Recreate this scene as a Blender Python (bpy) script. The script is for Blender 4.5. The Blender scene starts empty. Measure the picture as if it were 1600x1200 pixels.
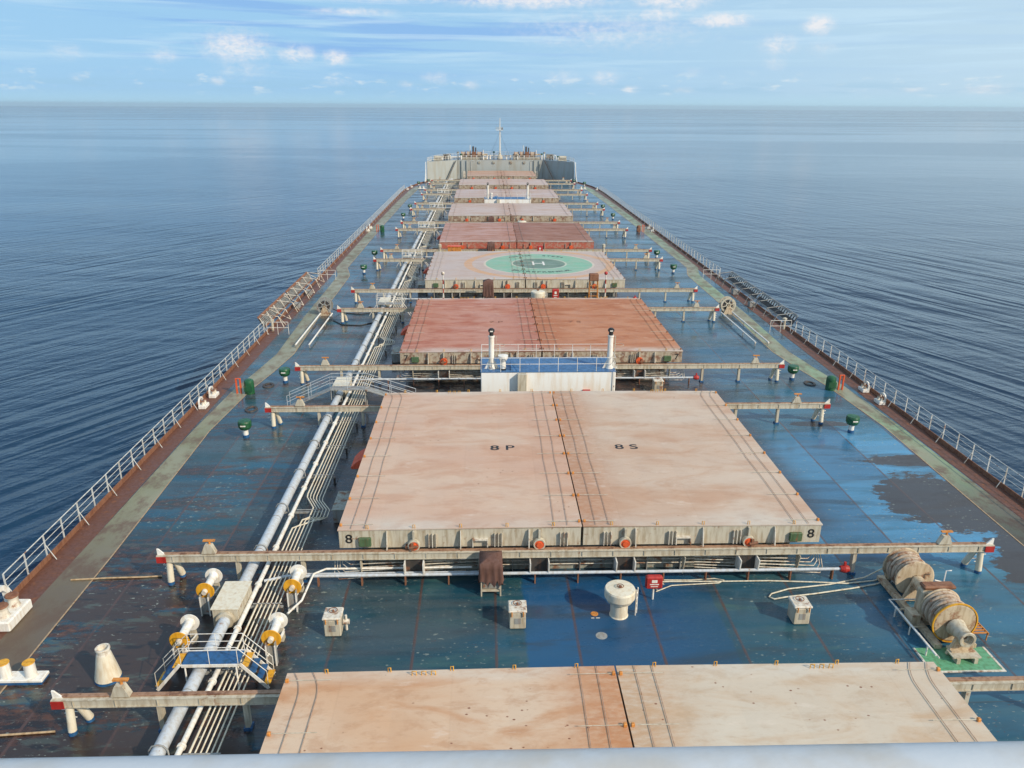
import bpy, math, random
from math import sin, cos, pi, radians, sqrt, atan2
from mathutils import Vector, Matrix
random.seed(7)
SC = bpy.context.scene
COL = SC.collection

# ------------------------------------------------------------------ camera
cam = bpy.data.cameras.new('camera')
cam.sensor_width = 36.0
cam.lens = 36.0 * 1215.0 / 1600.0
cam.clip_start = 0.1
cam.clip_end = 60000
co = bpy.data.objects.new('camera', cam); COL.objects.link(co)
fw = Vector((0.032032956, 0.9409922389, -0.3369087353))
rt = Vector((0.9994695150, -0.0321408872, 0.0052585090))
up = Vector((0.0058803295, 0.3368984559, 0.9415226243))
M3 = Matrix((rt, up, -fw)).transposed()
co.matrix_world = Matrix.Translation((-4.27, 0, 20.4)) @ M3.to_4x4()
SC.camera = co

# ------------------------------------------------------------------ light
SC.view_settings.view_transform = 'Standard'
SC.view_settings.look = 'None'
SC.view_settings.gamma = 1
SC.view_settings.exposure = 0.0
SUN_EL, SUN_AZ = radians(33), radians(129)
sv = Vector((sin(SUN_AZ) * cos(SUN_EL), cos(SUN_AZ) * cos(SUN_EL), sin(SUN_EL)))
sl = bpy.data.lights.new('sun', 'SUN'); sl.energy = 4.2; sl.angle = radians(0.6); sl.color = (1.0, 0.86, 0.68)
so = bpy.data.objects.new('sun', sl); COL.objects.link(so)
so.rotation_euler = sv.to_track_quat('Z', 'Y').to_euler(); so.location = (60, -40, 80)


# ------------------------------------------------------------------ node helper
class NT:
    def __init__(s, tree):
        s.t = tree; s.n = tree.nodes; s.l = tree.links
    def put(s, sock, v):
        if v is None: return
        if isinstance(v, bpy.types.NodeSocket): s.l.new(v, sock)
        else:
            if isinstance(v, tuple) and len(v) == 3 and sock.type == 'RGBA': v = v + (1,)
            sock.default_value = v
    def m(s, op, a, b=None, c=None, clamp=False):
        n = s.n.new('ShaderNodeMath'); n.operation = op; n.use_clamp = clamp
        s.put(n.inputs[0], a); s.put(n.inputs[1], b); s.put(n.inputs[2], c)
        return n.outputs[0]
    def mix(s, f, a, b, bt='MIX'):
        n = s.n.new('ShaderNodeMix'); n.data_type = 'RGBA'; n.blend_type = bt
        s.put(n.inputs[0], f); s.put(n.inputs[6], a); s.put(n.inputs[7], b)
        return n.outputs[2]
    def sep(s, v):
        n = s.n.new('ShaderNodeSeparateXYZ'); s.put(n.inputs[0], v); return n.outputs
    def comb(s, x, y, z=0.0):
        n = s.n.new('ShaderNodeCombineXYZ'); s.put(n.inputs[0], x); s.put(n.inputs[1], y); s.put(n.inputs[2], z); return n.outputs[0]
    def pos(s): return s.n.new('ShaderNodeNewGeometry').outputs['Position']
    def map(s, v, sc=(1, 1, 1), loc=(0, 0, 0), rot=(0, 0, 0)):
        n = s.n.new('ShaderNodeMapping'); s.put(n.inputs[0], v)
        n.inputs['Scale'].default_value = sc; n.inputs['Location'].default_value = loc; n.inputs['Rotation'].default_value = rot
        return n.outputs[0]
    def rmap(s, v, deg, sc):
        return s.map(s.map(v, rot=(0, 0, radians(deg))), sc)
    def noise(s, v, scale=1.0, detail=4.0, rough=0.55, dist=0.0):
        n = s.n.new('ShaderNodeTexNoise'); s.put(n.inputs['Vector'], v)
        n.inputs['Scale'].default_value = scale; n.inputs['Detail'].default_value = detail
        n.inputs['Roughness'].default_value = rough; n.inputs['Distortion'].default_value = dist
        return n.outputs[0]
    def step(s, v, a, b, lo=0.0, hi=1.0):
        n = s.n.new('ShaderNodeMapRange'); n.interpolation_type = 'SMOOTHSTEP'
        s.put(n.inputs[0], v); n.inputs[1].default_value = a; n.inputs[2].default_value = b
        n.inputs[3].default_value = lo; n.inputs[4].default_value = hi
        return n.outputs[0]
    def bump(s, h, strength=0.3, dist=0.05):
        n = s.n.new('ShaderNodeBump'); s.put(n.inputs['Height'], h)
        s.put(n.inputs['Strength'], strength); n.inputs['Distance'].default_value = dist
        return n.outputs[0]
    def band(s, v, lo, hi, soft=0.02):
        return s.m('MULTIPLY', s.step(v, lo - soft, lo + soft), s.step(v, hi - soft, hi + soft, 1.0, 0.0))


def newmat(name):
    m = bpy.data.materials.new(name); m.use_nodes = True
    t = NT(m.node_tree); b = m.node_tree.nodes['Principled BSDF']
    return m, t, b


def paint(name, col, rust=0.25, rough=0.5, rustcol=(0.22, 0.085, 0.035), metal=0.0, scale=1.0, dirt=0.25):
    m, t, b = newmat(name); p = t.pos()
    n1 = t.noise(p, 2.3 * scale, 6, 0.65)
    n2 = t.noise(t.map(p, (6, 6, 1.0)), 1.1 * scale, 4)
    dark = tuple(c * (1 - dirt) * k for c, k in zip(col, (0.95, 0.86, 0.76)))
    c = t.mix(t.step(n2, 0.4, 0.7), col, dark)
    if rust > 0:
        c = t.mix(t.m('MULTIPLY', t.step(t.noise(t.map(p, (9, 9, 0.8)), 1.0, 4, 0.6), 0.54, 0.72), min(0.6, rust * 1.6 + .12)), c, tuple(0.5 * (q + k) for q, k in zip(col, rustcol)))
        r = t.m('MULTIPLY', t.step(n1, 0.66 - rust * 0.32, 0.74 - rust * 0.2), 0.9)
        c = t.mix(r, c, rustcol)
    t.put(b.inputs['Base Color'], c)
    t.put(b.inputs['Roughness'], t.step(n1, 0.3, 0.7, rough - 0.1, rough + 0.2))
    b.inputs['Metallic'].default_value = metal
    t.put(b.inputs['Normal'], t.bump(n1, 0.25, 0.02))
    return m


# ------------------------------------------------------------------ world
wd = bpy.data.worlds.new('World'); SC.world = wd; wd.use_nodes = True
w = NT(wd.node_tree); bg = wd.node_tree.nodes['Background']
sky = w.n.new('ShaderNodeTexSky'); sky.sky_type = 'NISHITA'; sky.sun_disc = False
sky.sun_elevation = SUN_EL; sky.sun_rotation = SUN_AZ; sky.altitude = 20; sky.air_density = 1.0; sky.dust_density = 0.6; sky.ozone_density = 2.0
dirv = w.n.new('ShaderNodeTexCoord').outputs['Generated']
dx, dy, dz = w.sep(dirv)
az = w.m('MULTIPLY', w.m('ARCTAN2', dx, dy), 57.2958)
el = w.m('MULTIPLY', w.m('ARCSINE', dz), 57.2958)
ae = w.comb(az, el, 0.0)
base = w.mix(w.step(el, 0.0, 45.0, 0.85, 0.3), sky.outputs[0], (4.3, 8.0, 11.9))       # tropical haze over the air
base = w.mix(w.step(az, -12.0, 45.0, 0.0, 0.65), base, (8.4, 10.2, 11.0))
# stratus streaks (bluish undersides, pale tops)
st = w.noise(w.comb(w.m('MULTIPLY', az, 0.045), w.m('ADD', w.m('MULTIPLY', el, 0.95), w.m('MULTIPLY', az, 0.02)), 3.0), 1.0, 5, 0.55, 0.4)
stm = w.m('MULTIPLY', w.step(st, 0.48, 0.62), w.m('MULTIPLY', w.step(el, 1.3, 3.2), w.step(az, 2.0, 16.0, 1.0, 0.15)))
base = w.mix(w.m('MULTIPLY', stm, 0.85), base, (3.4, 6.3, 10.8))
st2 = w.noise(w.comb(w.m('MULTIPLY', az, 0.07), w.m('MULTIPLY', el, 1.3), 9.0), 1.0, 5, 0.6, 0.5)
base = w.mix(w.m('MULTIPLY', w.step(st2, 0.47, 0.66), w.m('MULTIPLY', w.step(el, 0.8, 3.5), 0.5)), base, (7.6, 10.2, 12.0))
# individual clouds: az, el, half width, half height, density
blobs = [(-16.2, 3.5, 2.2, 1.0, .75), (-12.5, 3.15, 1.3, .6, .7), (-10.0, 2.95, .9, .5, .75), (-20.6, 2.9, 1.0, .55, .45), (-15.8, 2.2, 2.2, .9, .35),
         (-26.0, 2.9, 1.3, .6, .35), (-30.6, 1.5, .9, .3, .5), (-25.6, 1.5, .5, .25, .5), (-17.6, 1.4, .5, .3, .6), (-3.4, 1.75, 1.1, .5, .45), (-5.4, 1.35, .6, .25, .5),
         (5.3, 1.85, 1.2, .6, .4), (8.2, 1.85, 1.1, .6, .5), (-10, 1.4, 1.3, .3, .35), (10, 1.1, .6, .25, .7), (12.4, 6.6, 2.6, .7, .8), (11.5, 5.7, 1.6, .5, .65), (15.6, 5.3, 1.9, .45, .85),
         (21.6, 4.9, .9, .55, .9), (19.3, 3.8, 1.3, .7, .55), (19.2, 2.7, .9, .5, .4), (22.0, 3.6, 1.3, .8, .3), (-6.0, 7.2, 9.0, .7, .95), (3.0, 6.6, 5.5, .55, .8), (-8.5, 5.75, 3.0, .25, .6),
         (8.5, 4.8, 7.5, 1.5, .42), (31.5, 1.05, 1.4, .3, .6), (34.5, 1.05, .7, .3, .6), (27.5, 1.1, .8, .2, .5), (13.5, 1.05, .8, .2, .55), (-1.0, 1.3, .7, .35, .5), (14, 2.2, 1.2, .4, .25)]
dens = None
for a0, e0, ra, re, dn in blobs:
    q = w.m('ADD', w.m('POWER', w.m('MULTIPLY', w.m('SUBTRACT', az, a0), 1 / ra), 2.0), w.m('POWER', w.m('MULTIPLY', w.m('SUBTRACT', el, e0), 1 / re), 2.0))
    g = w.m('MULTIPLY', w.m('EXPONENT', w.m('MULTIPLY', q, -0.9)), dn)
    dens = g if dens is None else w.m('MAXIMUM', dens, g)
cn = w.noise(w.map(ae, (1.0, 1.6, 1)), 1.5, 9, 0.66, 0.3)
cl = w.step(w.m('MULTIPLY', dens, w.m('ADD', w.m('MULTIPLY', cn, 2.6), -0.35)), 0.08, 0.95)
base = w.mix(w.m('MULTIPLY', cl, 0.85), base, (11.3, 11.2, 11.4))
cu = w.noise(w.map(ae, (0.55, 1.6, 1), (4, 7, 0)), 1.0, 8, 0.62)
base = w.mix(w.m('MULTIPLY', w.step(cu, 0.54, 0.68), w.m('MULTIPLY', w.band(el, 0.7, 2.0, 0.35), 0.55)), base, (9.8, 10.8, 11.4))
base = w.mix(w.m('MULTIPLY', w.step(w.noise(w.map(ae, (0.25, 2.5, 1), (1, 3, 0)), 1.0, 4), 0.45, 0.6), w.m('MULTIPLY', w.band(el, 0.8, 1.5, 0.3), 0.35)), base, (4.4, 7.4, 9.8))
# pale band just over the horizon
base = w.mix(w.step(el, 0.0, 1.1, 0.5, 0.0), base, (6.2, 9.6, 11.0))
# higher sky behind the viewer and overhead: broken cloud so wet steel and the swell have something to mirror
hn = w.noise(w.map(dirv, (1, 1, 2.5)), 2.2, 6, 0.6, 0.3)
base = w.mix(w.m('MULTIPLY', w.step(hn, 0.42, 0.66), w.step(el, 7.5, 18.0, 0.0, 0.85)), base, (7.2, 9.4, 12.2))
w.put(bg.inputs[0], base)
bg.inputs[1].default_value = 0.079

# ------------------------------------------------------------------ mesh helper
MATS = {}


class MB:
    def __init__(s): s.v = []; s.f = []; s.sm = []
    def poly(s, vs, fs, smooth=False):
        o = len(s.v); s.v += [tuple(v) for v in vs]
        for f in fs: s.f.append([i + o for i in f]); s.sm.append(smooth)
        return s
    def box(s, x0, x1, y0, y1, z0, z1, c=0.0):
        if c > 0:
            X, Y, Z = (x0, x1), (y0, y1), (z0, z1)
            pts = []
            for z, ins in ((z0, c), (z0 + c, 0), (z1 - c, 0), (z1, c)):
                a = ins; k = c if ins == 0 else c
                xa, xb, ya, yb = x0 + a, x1 - a, y0 + a, y1 - a
                kk = c * 0.7
                pts += [(xa + kk, ya, z), (xb - kk, ya, z), (xb, ya + kk, z), (xb, yb - kk, z), (xb - kk, yb, z), (xa + kk, yb, z), (xa, yb - kk, z), (xa, ya + kk, z)]
            fs = [list(range(7, -1, -1)), list(range(24, 32))]
            for r in range(3):
                for i in range(8):
                    j = (i + 1) % 8; fs.append([r * 8 + i, r * 8 + j, r * 8 + 8 + j, r * 8 + 8 + i])
            return s.poly(pts, fs)
        v = [(x0, y0, z0), (x1, y0, z0), (x1, y1, z0), (x0, y1, z0), (x0, y0, z1), (x1, y0, z1), (x1, y1, z1), (x0, y1, z1)]
        return s.poly(v, [(0, 3, 2, 1), (4, 5, 6, 7), (0, 1, 5, 4), (1, 2, 6, 5), (2, 3, 7, 6), (3, 0, 4, 7)])
    def cyl(s, p0, p1, r0, r1=None, n=12, caps=True):
        r1 = r0 if r1 is None else r1
        p0, p1 = Vector(p0), Vector(p1); d = (p1 - p0).normalized()
        a = d.orthogonal().normalized(); b = d.cross(a)
        v = []
        for p, r in ((p0, r0), (p1, r1)):
            for i in range(n):
                t = 2 * pi * i / n; v.append(p + a * (r * cos(t)) + b * (r * sin(t)))
        s.poly(v, [(i, (i + 1) % n, n + (i + 1) % n, n + i) for i in range(n)], True)
        if caps:
            s.poly(v[:n], [list(range(n - 1, -1, -1))]); s.poly(v[n:], [list(range(n))])
        return s
    def tube(s, pts, r, n=6, closed=False):
        pts = [Vector(p) for p in pts]; k = len(pts)
        rings = []; a = None
        for i, p in enumerate(pts):
            if closed: d = (pts[(i + 1) % k] - pts[i - 1]).normalized()
            else: d = (pts[min(i + 1, k - 1)] - pts[max(i - 1, 0)]).normalized()
            if a is None: a = d.orthogonal().normalized()
            else: a = (a - d * a.dot(d)); a = a.normalized() if a.length > 1e-6 else d.orthogonal().normalized()
            b = d.cross(a)
            rings += [p + a * (r * cos(2 * pi * j / n)) + b * (r * sin(2 * pi * j / n)) for j in range(n)]
        fs = []
        for i in range(k if closed else k - 1):
            i2 = (i + 1) % k
            for j in range(n): fs.append((i * n + j, i * n + (j + 1) % n, i2 * n + (j + 1) % n, i2 * n + j))
        s.poly(rings, fs, True)
        if not closed:
            s.poly(rings[:n], [list(range(n - 1, -1, -1))]); s.poly(rings[-n:], [list(range(n))])
        return s
    def lathe(s, prof, c=(0, 0, 0), axis='z', n=24):
        v = []
        for r, h in prof:
            for i in range(n):
                t = 2 * pi * i / n; a, b = r * cos(t), r * sin(t)
                if axis == 'z': v.append((c[0] + a, c[1] + b, c[2] + h))
                elif axis == 'y': v.append((c[0] + a, c[1] + h, c[2] + b))
                else: v.append((c[0] + h, c[1] + a, c[2] + b))
        fl = axis == 'y'
        for k in range(len(prof) - 1):
            fs = []
            for i in range(n):
                f = (k * n + i, k * n + (i + 1) % n, (k + 1) * n + (i + 1) % n, (k + 1) * n + i)
                fs.append(f[::-1] if fl else f)
            # own verts per band keep hard shoulders
            o = v[k * n:(k + 2) * n]
            s.poly(o, [[q - k * n for q in f] for f in fs], True)
        return s
    def prism(s, poly, axis, a0, a1):
        n = len(poly)
        def P(u, w_, a):
            return {'x': (a, u, w_), 'y': (u, a, w_), 'z': (u, w_, a)}[axis]
        v = [P(u, w_, a0) for u, w_ in poly] + [P(u, w_, a1) for u, w_ in poly]
        return s.poly(v, [list(range(n)), list(range(2 * n - 1, n - 1, -1))] + [(i, n + i, n + (i + 1) % n, (i + 1) % n) for i in range(n)])
    def build(s, name, mat, parent=None, label=None, loc=None):
        me = bpy.data.meshes.new(name); me.from_pydata(s.v, [], s.f)
        me.polygons.foreach_set('use_smooth', s.sm)
        me.validate(); me.update()
        import bmesh
        bm = bmesh.new(); bm.from_mesh(me); bmesh.ops.recalc_face_normals(bm, faces=bm.faces); bm.to_mesh(me); bm.free()
        if mat: me.materials.append(mat if not isinstance(mat, str) else MATS[mat])
        o = bpy.data.objects.new(name, me); COL.objects.link(o)
        if parent: o.parent = parent
        if label: o['label'] = label
        if loc: o.location = loc
        return o


def tag(o, label=None, cat=None, group=None, kind=None):
    if label: o['label'] = label
    if cat: o['category'] = cat
    if group: o['group'] = group
    if kind: o['kind'] = kind
    return o


def thing(name, label, cat, loc=(0, 0, 0), rz=0.0, group=None):
    o = bpy.data.objects.new(name, None); COL.objects.link(o); o.empty_display_size = 0.3
    o.location = loc; o.rotation_euler = (0, 0, rz)
    return tag(o, label, cat, group)


def dup(root, label, loc, rz=None, scale=None):
    r = root.copy(); COL.objects.link(r); r.location = loc; r['label'] = label
    if rz is not None: r.rotation_euler = (0, 0, rz)
    if scale: r.scale = scale
    for ch in list(root.children):
        c = ch.copy(); COL.objects.link(c); c.parent = r
        for g in list(ch.children):
            d = g.copy(); COL.objects.link(d); d.parent = c
    return r


def struct(o): o['kind'] = 'structure'; return o


def text(name, body, size, mat, parent, loc, rot=(0, 0, 0), depth=0.004, sx=1.0):
    cu = bpy.data.curves.new(name, 'FONT'); cu.body = body; cu.size = size; cu.extrude = depth
    cu.align_x = 'CENTER'; cu.align_y = 'CENTER'; cu.offset = size * 0.012
    t = bpy.data.objects.new(name, cu); COL.objects.link(t)
    bpy.context.view_layer.update()
    me = bpy.data.meshes.new_from_object(t.evaluated_get(bpy.context.evaluated_depsgraph_get()))
    bpy.data.objects.remove(t); bpy.data.curves.remove(cu)
    me.materials.clear(); me.materials.append(MATS[mat])
    o = bpy.data.objects.new(name, me); COL.objects.link(o); o.parent = parent
    o.location = loc; o.rotation_euler = rot; o.scale = (sx, 1, 1)
    return o


# ------------------------------------------------------------------ materials
MATS['cream'] = paint('cream_paint', (0.53, 0.49, 0.39), 0.16, 0.45)
MATS['white'] = paint('white_paint', (0.78, 0.77, 0.72), 0.06, 0.42, dirt=0.12)
MATS['white_rusty'] = paint('white_rusty_paint', (0.68, 0.64, 0.55), 0.42, 0.5)
MATS['cream_rusty'] = paint('rust_streaked_cream', (0.44, 0.38, 0.29), 0.62, 0.5, rustcol=(0.18, 0.085, 0.05))
MATS['redstreak'] = paint('red_streaked_paint', (0.42, 0.24, 0.18), 0.85, 0.55, rustcol=(0.40, 0.08, 0.045), scale=1.5)
MATS['pipe'] = paint('pipe_paint', (0.50, 0.55, 0.60), 0.04, 0.38, dirt=0.10)
MATS['rail_paint'] = paint('rail_paint', (0.58, 0.60, 0.58), 0.25, 0.5)
MATS['clean'] = paint('clean_white_paint', (0.84, 0.84, 0.81), 0.0, 0.42, dirt=0.05, scale=.4)
MATS['ivory'] = paint('ivory_paint', (0.70, 0.65, 0.52), 0.03, 0.42, dirt=0.08)
MATS['cable'] = paint('cable_steel', (0.42, 0.30, 0.23), 0.4, 0.6)
MATS['coaming'] = paint('coaming_paint', (0.34, 0.35, 0.30), 0.5, 0.55)
MATS['rusty'] = paint('rusty_steel', (0.24, 0.11, 0.06), 0.5, 0.7, rustcol=(0.16, 0.06, 0.03))
MATS['rail_top'] = paint('worn_rail_steel', (0.34, 0.20, 0.125), 0.5, 0.6, rustcol=(0.13, 0.055, 0.03))
MATS['red'] = paint('red_paint', (0.42, 0.025, 0.02), 0.2, 0.45)
MATS['redcap'] = paint('orange_red_paint', (0.70, 0.11, 0.03), 0.1, 0.45)
MATS['yellow'] = paint('yellow_paint', (0.72, 0.36, 0.02), 0.12, 0.45)
MATS['orange'] = paint('orange_paint', (0.62, 0.25, 0.05), 0.3, 0.5)
MATS['blue'] = paint('blue_paint', (0.02, 0.10, 0.25), 0.05, 0.4)
MATS['roofblue'] = paint('roof_blue_paint', (0.05, 0.15, 0.33), 0.0, 0.4)
MATS['green'] = paint('green_paint', (0.015, 0.10, 0.04), 0.05, 0.35)
MATS['lightgreen'] = paint('light_green_paint', (0.12, 0.36, 0.20), 0.12, 0.5)
MATS['boxgreen'] = paint('box_green_paint', (0.07, 0.13, 0.06), 0.2, 0.5)
MATS['black'] = paint('black_paint', (0.015, 0.015, 0.016), 0.0, 0.5)
MATS['dark'] = paint('dark_steel', (0.05, 0.045, 0.042), 0.3, 0.6)
MATS['tan'] = paint('winch_paint', (0.56, 0.46, 0.32), 0.45, 0.5, rustcol=(0.26, 0.12, 0.06))
MATS['wire'] = paint('coiled_wire', (0.46, 0.37, 0.28), 0.45, 0.55, scale=1.5)
MATS['hose'] = paint('hose', (0.62, 0.58, 0.46), 0.0, 0.6)
MATS['tarp'] = paint('brown_tarpaulin', (0.13, 0.065, 0.05), 0.0, 0.8)
MATS['redtarp'] = paint('red_tarpaulin', (0.62, 0.09, 0.035), 0.0, 0.7)
MATS['grey'] = paint('grey_paint', (0.30, 0.31, 0.30), 0.3, 0.5)
MATS['focgrey'] = paint('forecastle_paint', (0.37, 0.40, 0.39), 0.0, 0.55, dirt=0.06, scale=0.12)
MATS['rope'] = paint('mooring_rope', (0.45, 0.33, 0.2), 0.0, 0.9)
MATS['gutter'] = paint('waterway_paint', (0.14, 0.058, 0.036), 0.3, 0.5)


def cover_mat(name, c0, c1, c2, k, near, far, spots=0.4, con=1.0, seamk=0.62):
    """weathered paint on a hatch cover: cream ground, brown-pink cargo dust rubbed along x, rust specks"""
    m, t, b = newmat(name); p = t.pos(); x, y, z = t.sep(p)
    a = t.noise(t.map(p, (0.28, 0.75, 1), (k * 7.1, k * 3.3, 0)), 1.0, 7, 0.6, 0.6)
    bb = t.noise(t.map(p, (0.10, 0.16, 1), (k * 2.7, k * 5.9, 0)), 1.0, 4, 0.5, 0.8)
    c = t.mix(t.step(bb, 0.35, 0.65), c0, c1)
    c = t.mix(t.m('MULTIPLY', t.step(a, 0.44, 0.66), 0.85 * con), c, c2)
    edge = t.m('MAXIMUM', t.step(y, near + 0.25, near + 1.6, 0.75, 0.0), t.step(y, far - 0.9, far - 0.1, 0.0, 0.7))
    c = t.mix(t.m('MULTIPLY', edge, t.step(a, 0.30, 0.62, 1.0, 0.45)), c, (0.57, 0.53, 0.46))
    fine = t.noise(t.map(p, (1.2, 3.0, 1)), 2.0, 6, 0.7)
    c = t.mix(t.m('MULTIPLY', t.step(fine, 0.52, 0.75), 0.35 * con), c, tuple(q * 0.72 for q in c2))
    seam = t.m('MULTIPLY', t.step(t.m('ADD', t.m('ABSOLUTE', x), t.m('MULTIPLY', a, 2.5)), 1.6, 4.2, 1.0, 0.0), t.step(fine, 0.30, 0.62, 0.35, 0.95))
    c = t.mix(t.m('MULTIPLY', seam, seamk), c, tuple(q * kk for q, kk in zip(c2, (0.94, 0.78, 0.62))))
    blo = t.noise(t.map(p, (0.55, 1.1, 1), (k * 1.7, 3, 0)), 1.2, 7, 0.7, 0.4)
    c = t.mix(t.m('MULTIPLY', t.step(blo, 0.50, 0.64), 0.42 * con), c, tuple(q * 0.86 for q in c2))
    # pale scuffs
    c = t.mix(t.m('MULTIPLY', t.step(t.noise(t.map(p, (0.5, 1.6, 1), (k, 4, 0)), 1.3, 6, 0.65), 0.60, 0.72), 0.35), c, (0.72, 0.62, 0.52))
    vo = t.n.new('ShaderNodeTexVoronoi'); t.put(vo.inputs[0], t.map(p, (2.4, 3.4, 1), (k, k, 0))); vo.inputs['Scale'].default_value = 1.0
    sp = t.noise(p, 0.35, 2)
    c = t.mix(t.m('MULTIPLY', t.step(t.m('ADD', vo.outputs['Distance'], t.m('MULTIPLY', t.m('SUBTRACT', fine, .5), .2)), 0.07, 0.13, 1.0, 0.0), t.step(sp, 0.66 - spots * 0.2, 0.70 - spots * 0.16)), c, (0.20, 0.07, 0.03))
    # faint weld lines of the plates
    for q, per in ((x, 3.65), (y, 2.95)):
        fr = t.m('ABSOLUTE', t.m('SUBTRACT', t.m('FRACT', t.m('MULTIPLY', q, 1 / per)), 0.5))
        c = t.mix(t.m('MULTIPLY', t.step(fr, 0.0, 0.012, 1.0, 0.0), t.step(bb, 0.3, 0.7, 0.0, 0.12)), c, tuple(q_ * 0.6 for q_ in c2))
    t.put(b.inputs['Base Color'], c)
    t.put(b.inputs['Roughness'], t.step(a, 0.3, 0.7, 0.45, 0.7))
    t.put(b.inputs['Normal'], t.bump(t.m('ADD', t.m('ADD', t.m('MULTIPLY', fine, 0.5), t.m('MULTIPLY', bb, 3.0)), t.m('MULTIPLY', t.m('MULTIPLY', t.m('ABSOLUTE', t.m('SINE', t.m('MULTIPLY', x, 1.72))), t.m('ABSOLUTE', t.m('SINE', t.m('MULTIPLY', y, 1.07)))), 1.3)), 0.35, 0.03))
    return m, t, b, c, p


HATCH = {9: (3.9, 21.45, 11.0), 8: (30.75, 48.4, 11.0), 7: (57.4, 75.0, 11.0), 6: (83.85, 101.25, 11.0), 5: (108.85, 127.75, 10.85),
         4: (136.3, 154.1, 10.85), 3: (164.1, 181.1, 10.85), 2: (191.7, 207.2, 10.8), 1: (216.9, 234.4, 9.4)}
REF = {9: 'nearest cream hatch', 8: 'hatch marked 8', 7: 'hatch marked 7', 6: 'helipad hatch', 5: 'rusty hatch beyond the helipad',
       4: 'hatch before the far white deckhouse', 3: 'hatch beyond the far white deckhouse', 2: 'second hatch from the bow', 1: 'narrow hatch nearest the bow'}
CM = {}
cols = {9: ((.61, .46, .33), (.57, .35, .205), (.48, .235, .11)), 8: ((.58, .42, .31), (.55, .35, .245), (.46, .235, .145)), 7: ((.48, .225, .155), (.46, .19, .11), (.36, .105, .055)),
        6: ((.50, .40, .36), (.48, .38, .33), (.44, .31, .25)), 5: ((.47, .27, .22), (.42, .22, .16), (.34, .14, .08)), 4: ((.51, .41, .37), (.48, .36, .30), (.42, .27, .20)),
        3: ((.50, .40, .37), (.47, .34, .28), (.41, .25, .18)), 2: ((.51, .40, .35), (.49, .36, .30), (.43, .27, .20)), 1: ((.48, .28, .18), (.48, .31, .22), (.40, .20, .11))}
for h, (n_, f_, hw) in HATCH.items():
    for s in (-1, 1):
        c0, c1, c2 = cols[h]
        if h == 8 and s > 0: c0, c1, c2 = (.56, .44, .34), (.52, .36, .255), (.43, .23, .135)
        if h == 9 and s > 0: c0, c1, c2 = (.58, .51, .41), (.55, .45, .34), (.49, .33, .20)
        if h == 7 and s > 0: c0, c1, c2 = (.49, .215, .10), (.45, .175, .07), (.36, .115, .04)
        if h == 5 and s > 0: c0, c1, c2 = (.34, .155, .095), (.28, .105, .05), (.21, .075, .035)
        m, t, b, c, p = cover_mat('hatch_paint_%d%s' % (h, 'ps'[s > 0]), c0, c1, c2, h + s * 0.4, n_, f_, 0.9 if h == 9 else 0.35, {9: 0.9, 8: 0.55, 7: 1.0, 6: 0.5, 5: 1.0}.get(h, 0.6), {(8, -1): 0.18, (9, -1): 0.85, (9, 1): 0.8, (8, 1): 0.8, (6, -1): 0.1, (6, 1): 0.15}.get((h, s), 0.55))
        if h == 6:     # helicopter landing marks
            x, y, z = t.sep(p)
            r = t.m('SQRT', t.m('ADD', t.m('POWER', t.m('SUBTRACT', x, 2.05), 2.0), t.m('POWER', t.m('SUBTRACT', y, 92.8), 2.0)))
            wear = t.noise(t.map(p, (0.6, 1.6, 1)), 1.4, 6, 0.65)
            wn = t.step(wear, 0.25, 0.72, 1.0, 0.55)
            for lo, hi, cc, k in ((8.05, 9.0, (.58, .31, .14), .95), (6.35, 6.65, (.60, .52, .42), .9), (-1, 6.4, (.16, .42, .28), 1.0), (3.1, 3.35, (.60, .56, .46), .9), (-1, 3.15, (.11, .15, .12), 1.0)):
                c = t.mix(t.m('MULTIPLY', t.m('MULTIPLY', t.band(r, lo, hi, 0.04), wn), k), c, cc)
            t.put(b.inputs['Base Color'], c)
        CM[h, s] = m

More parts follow.
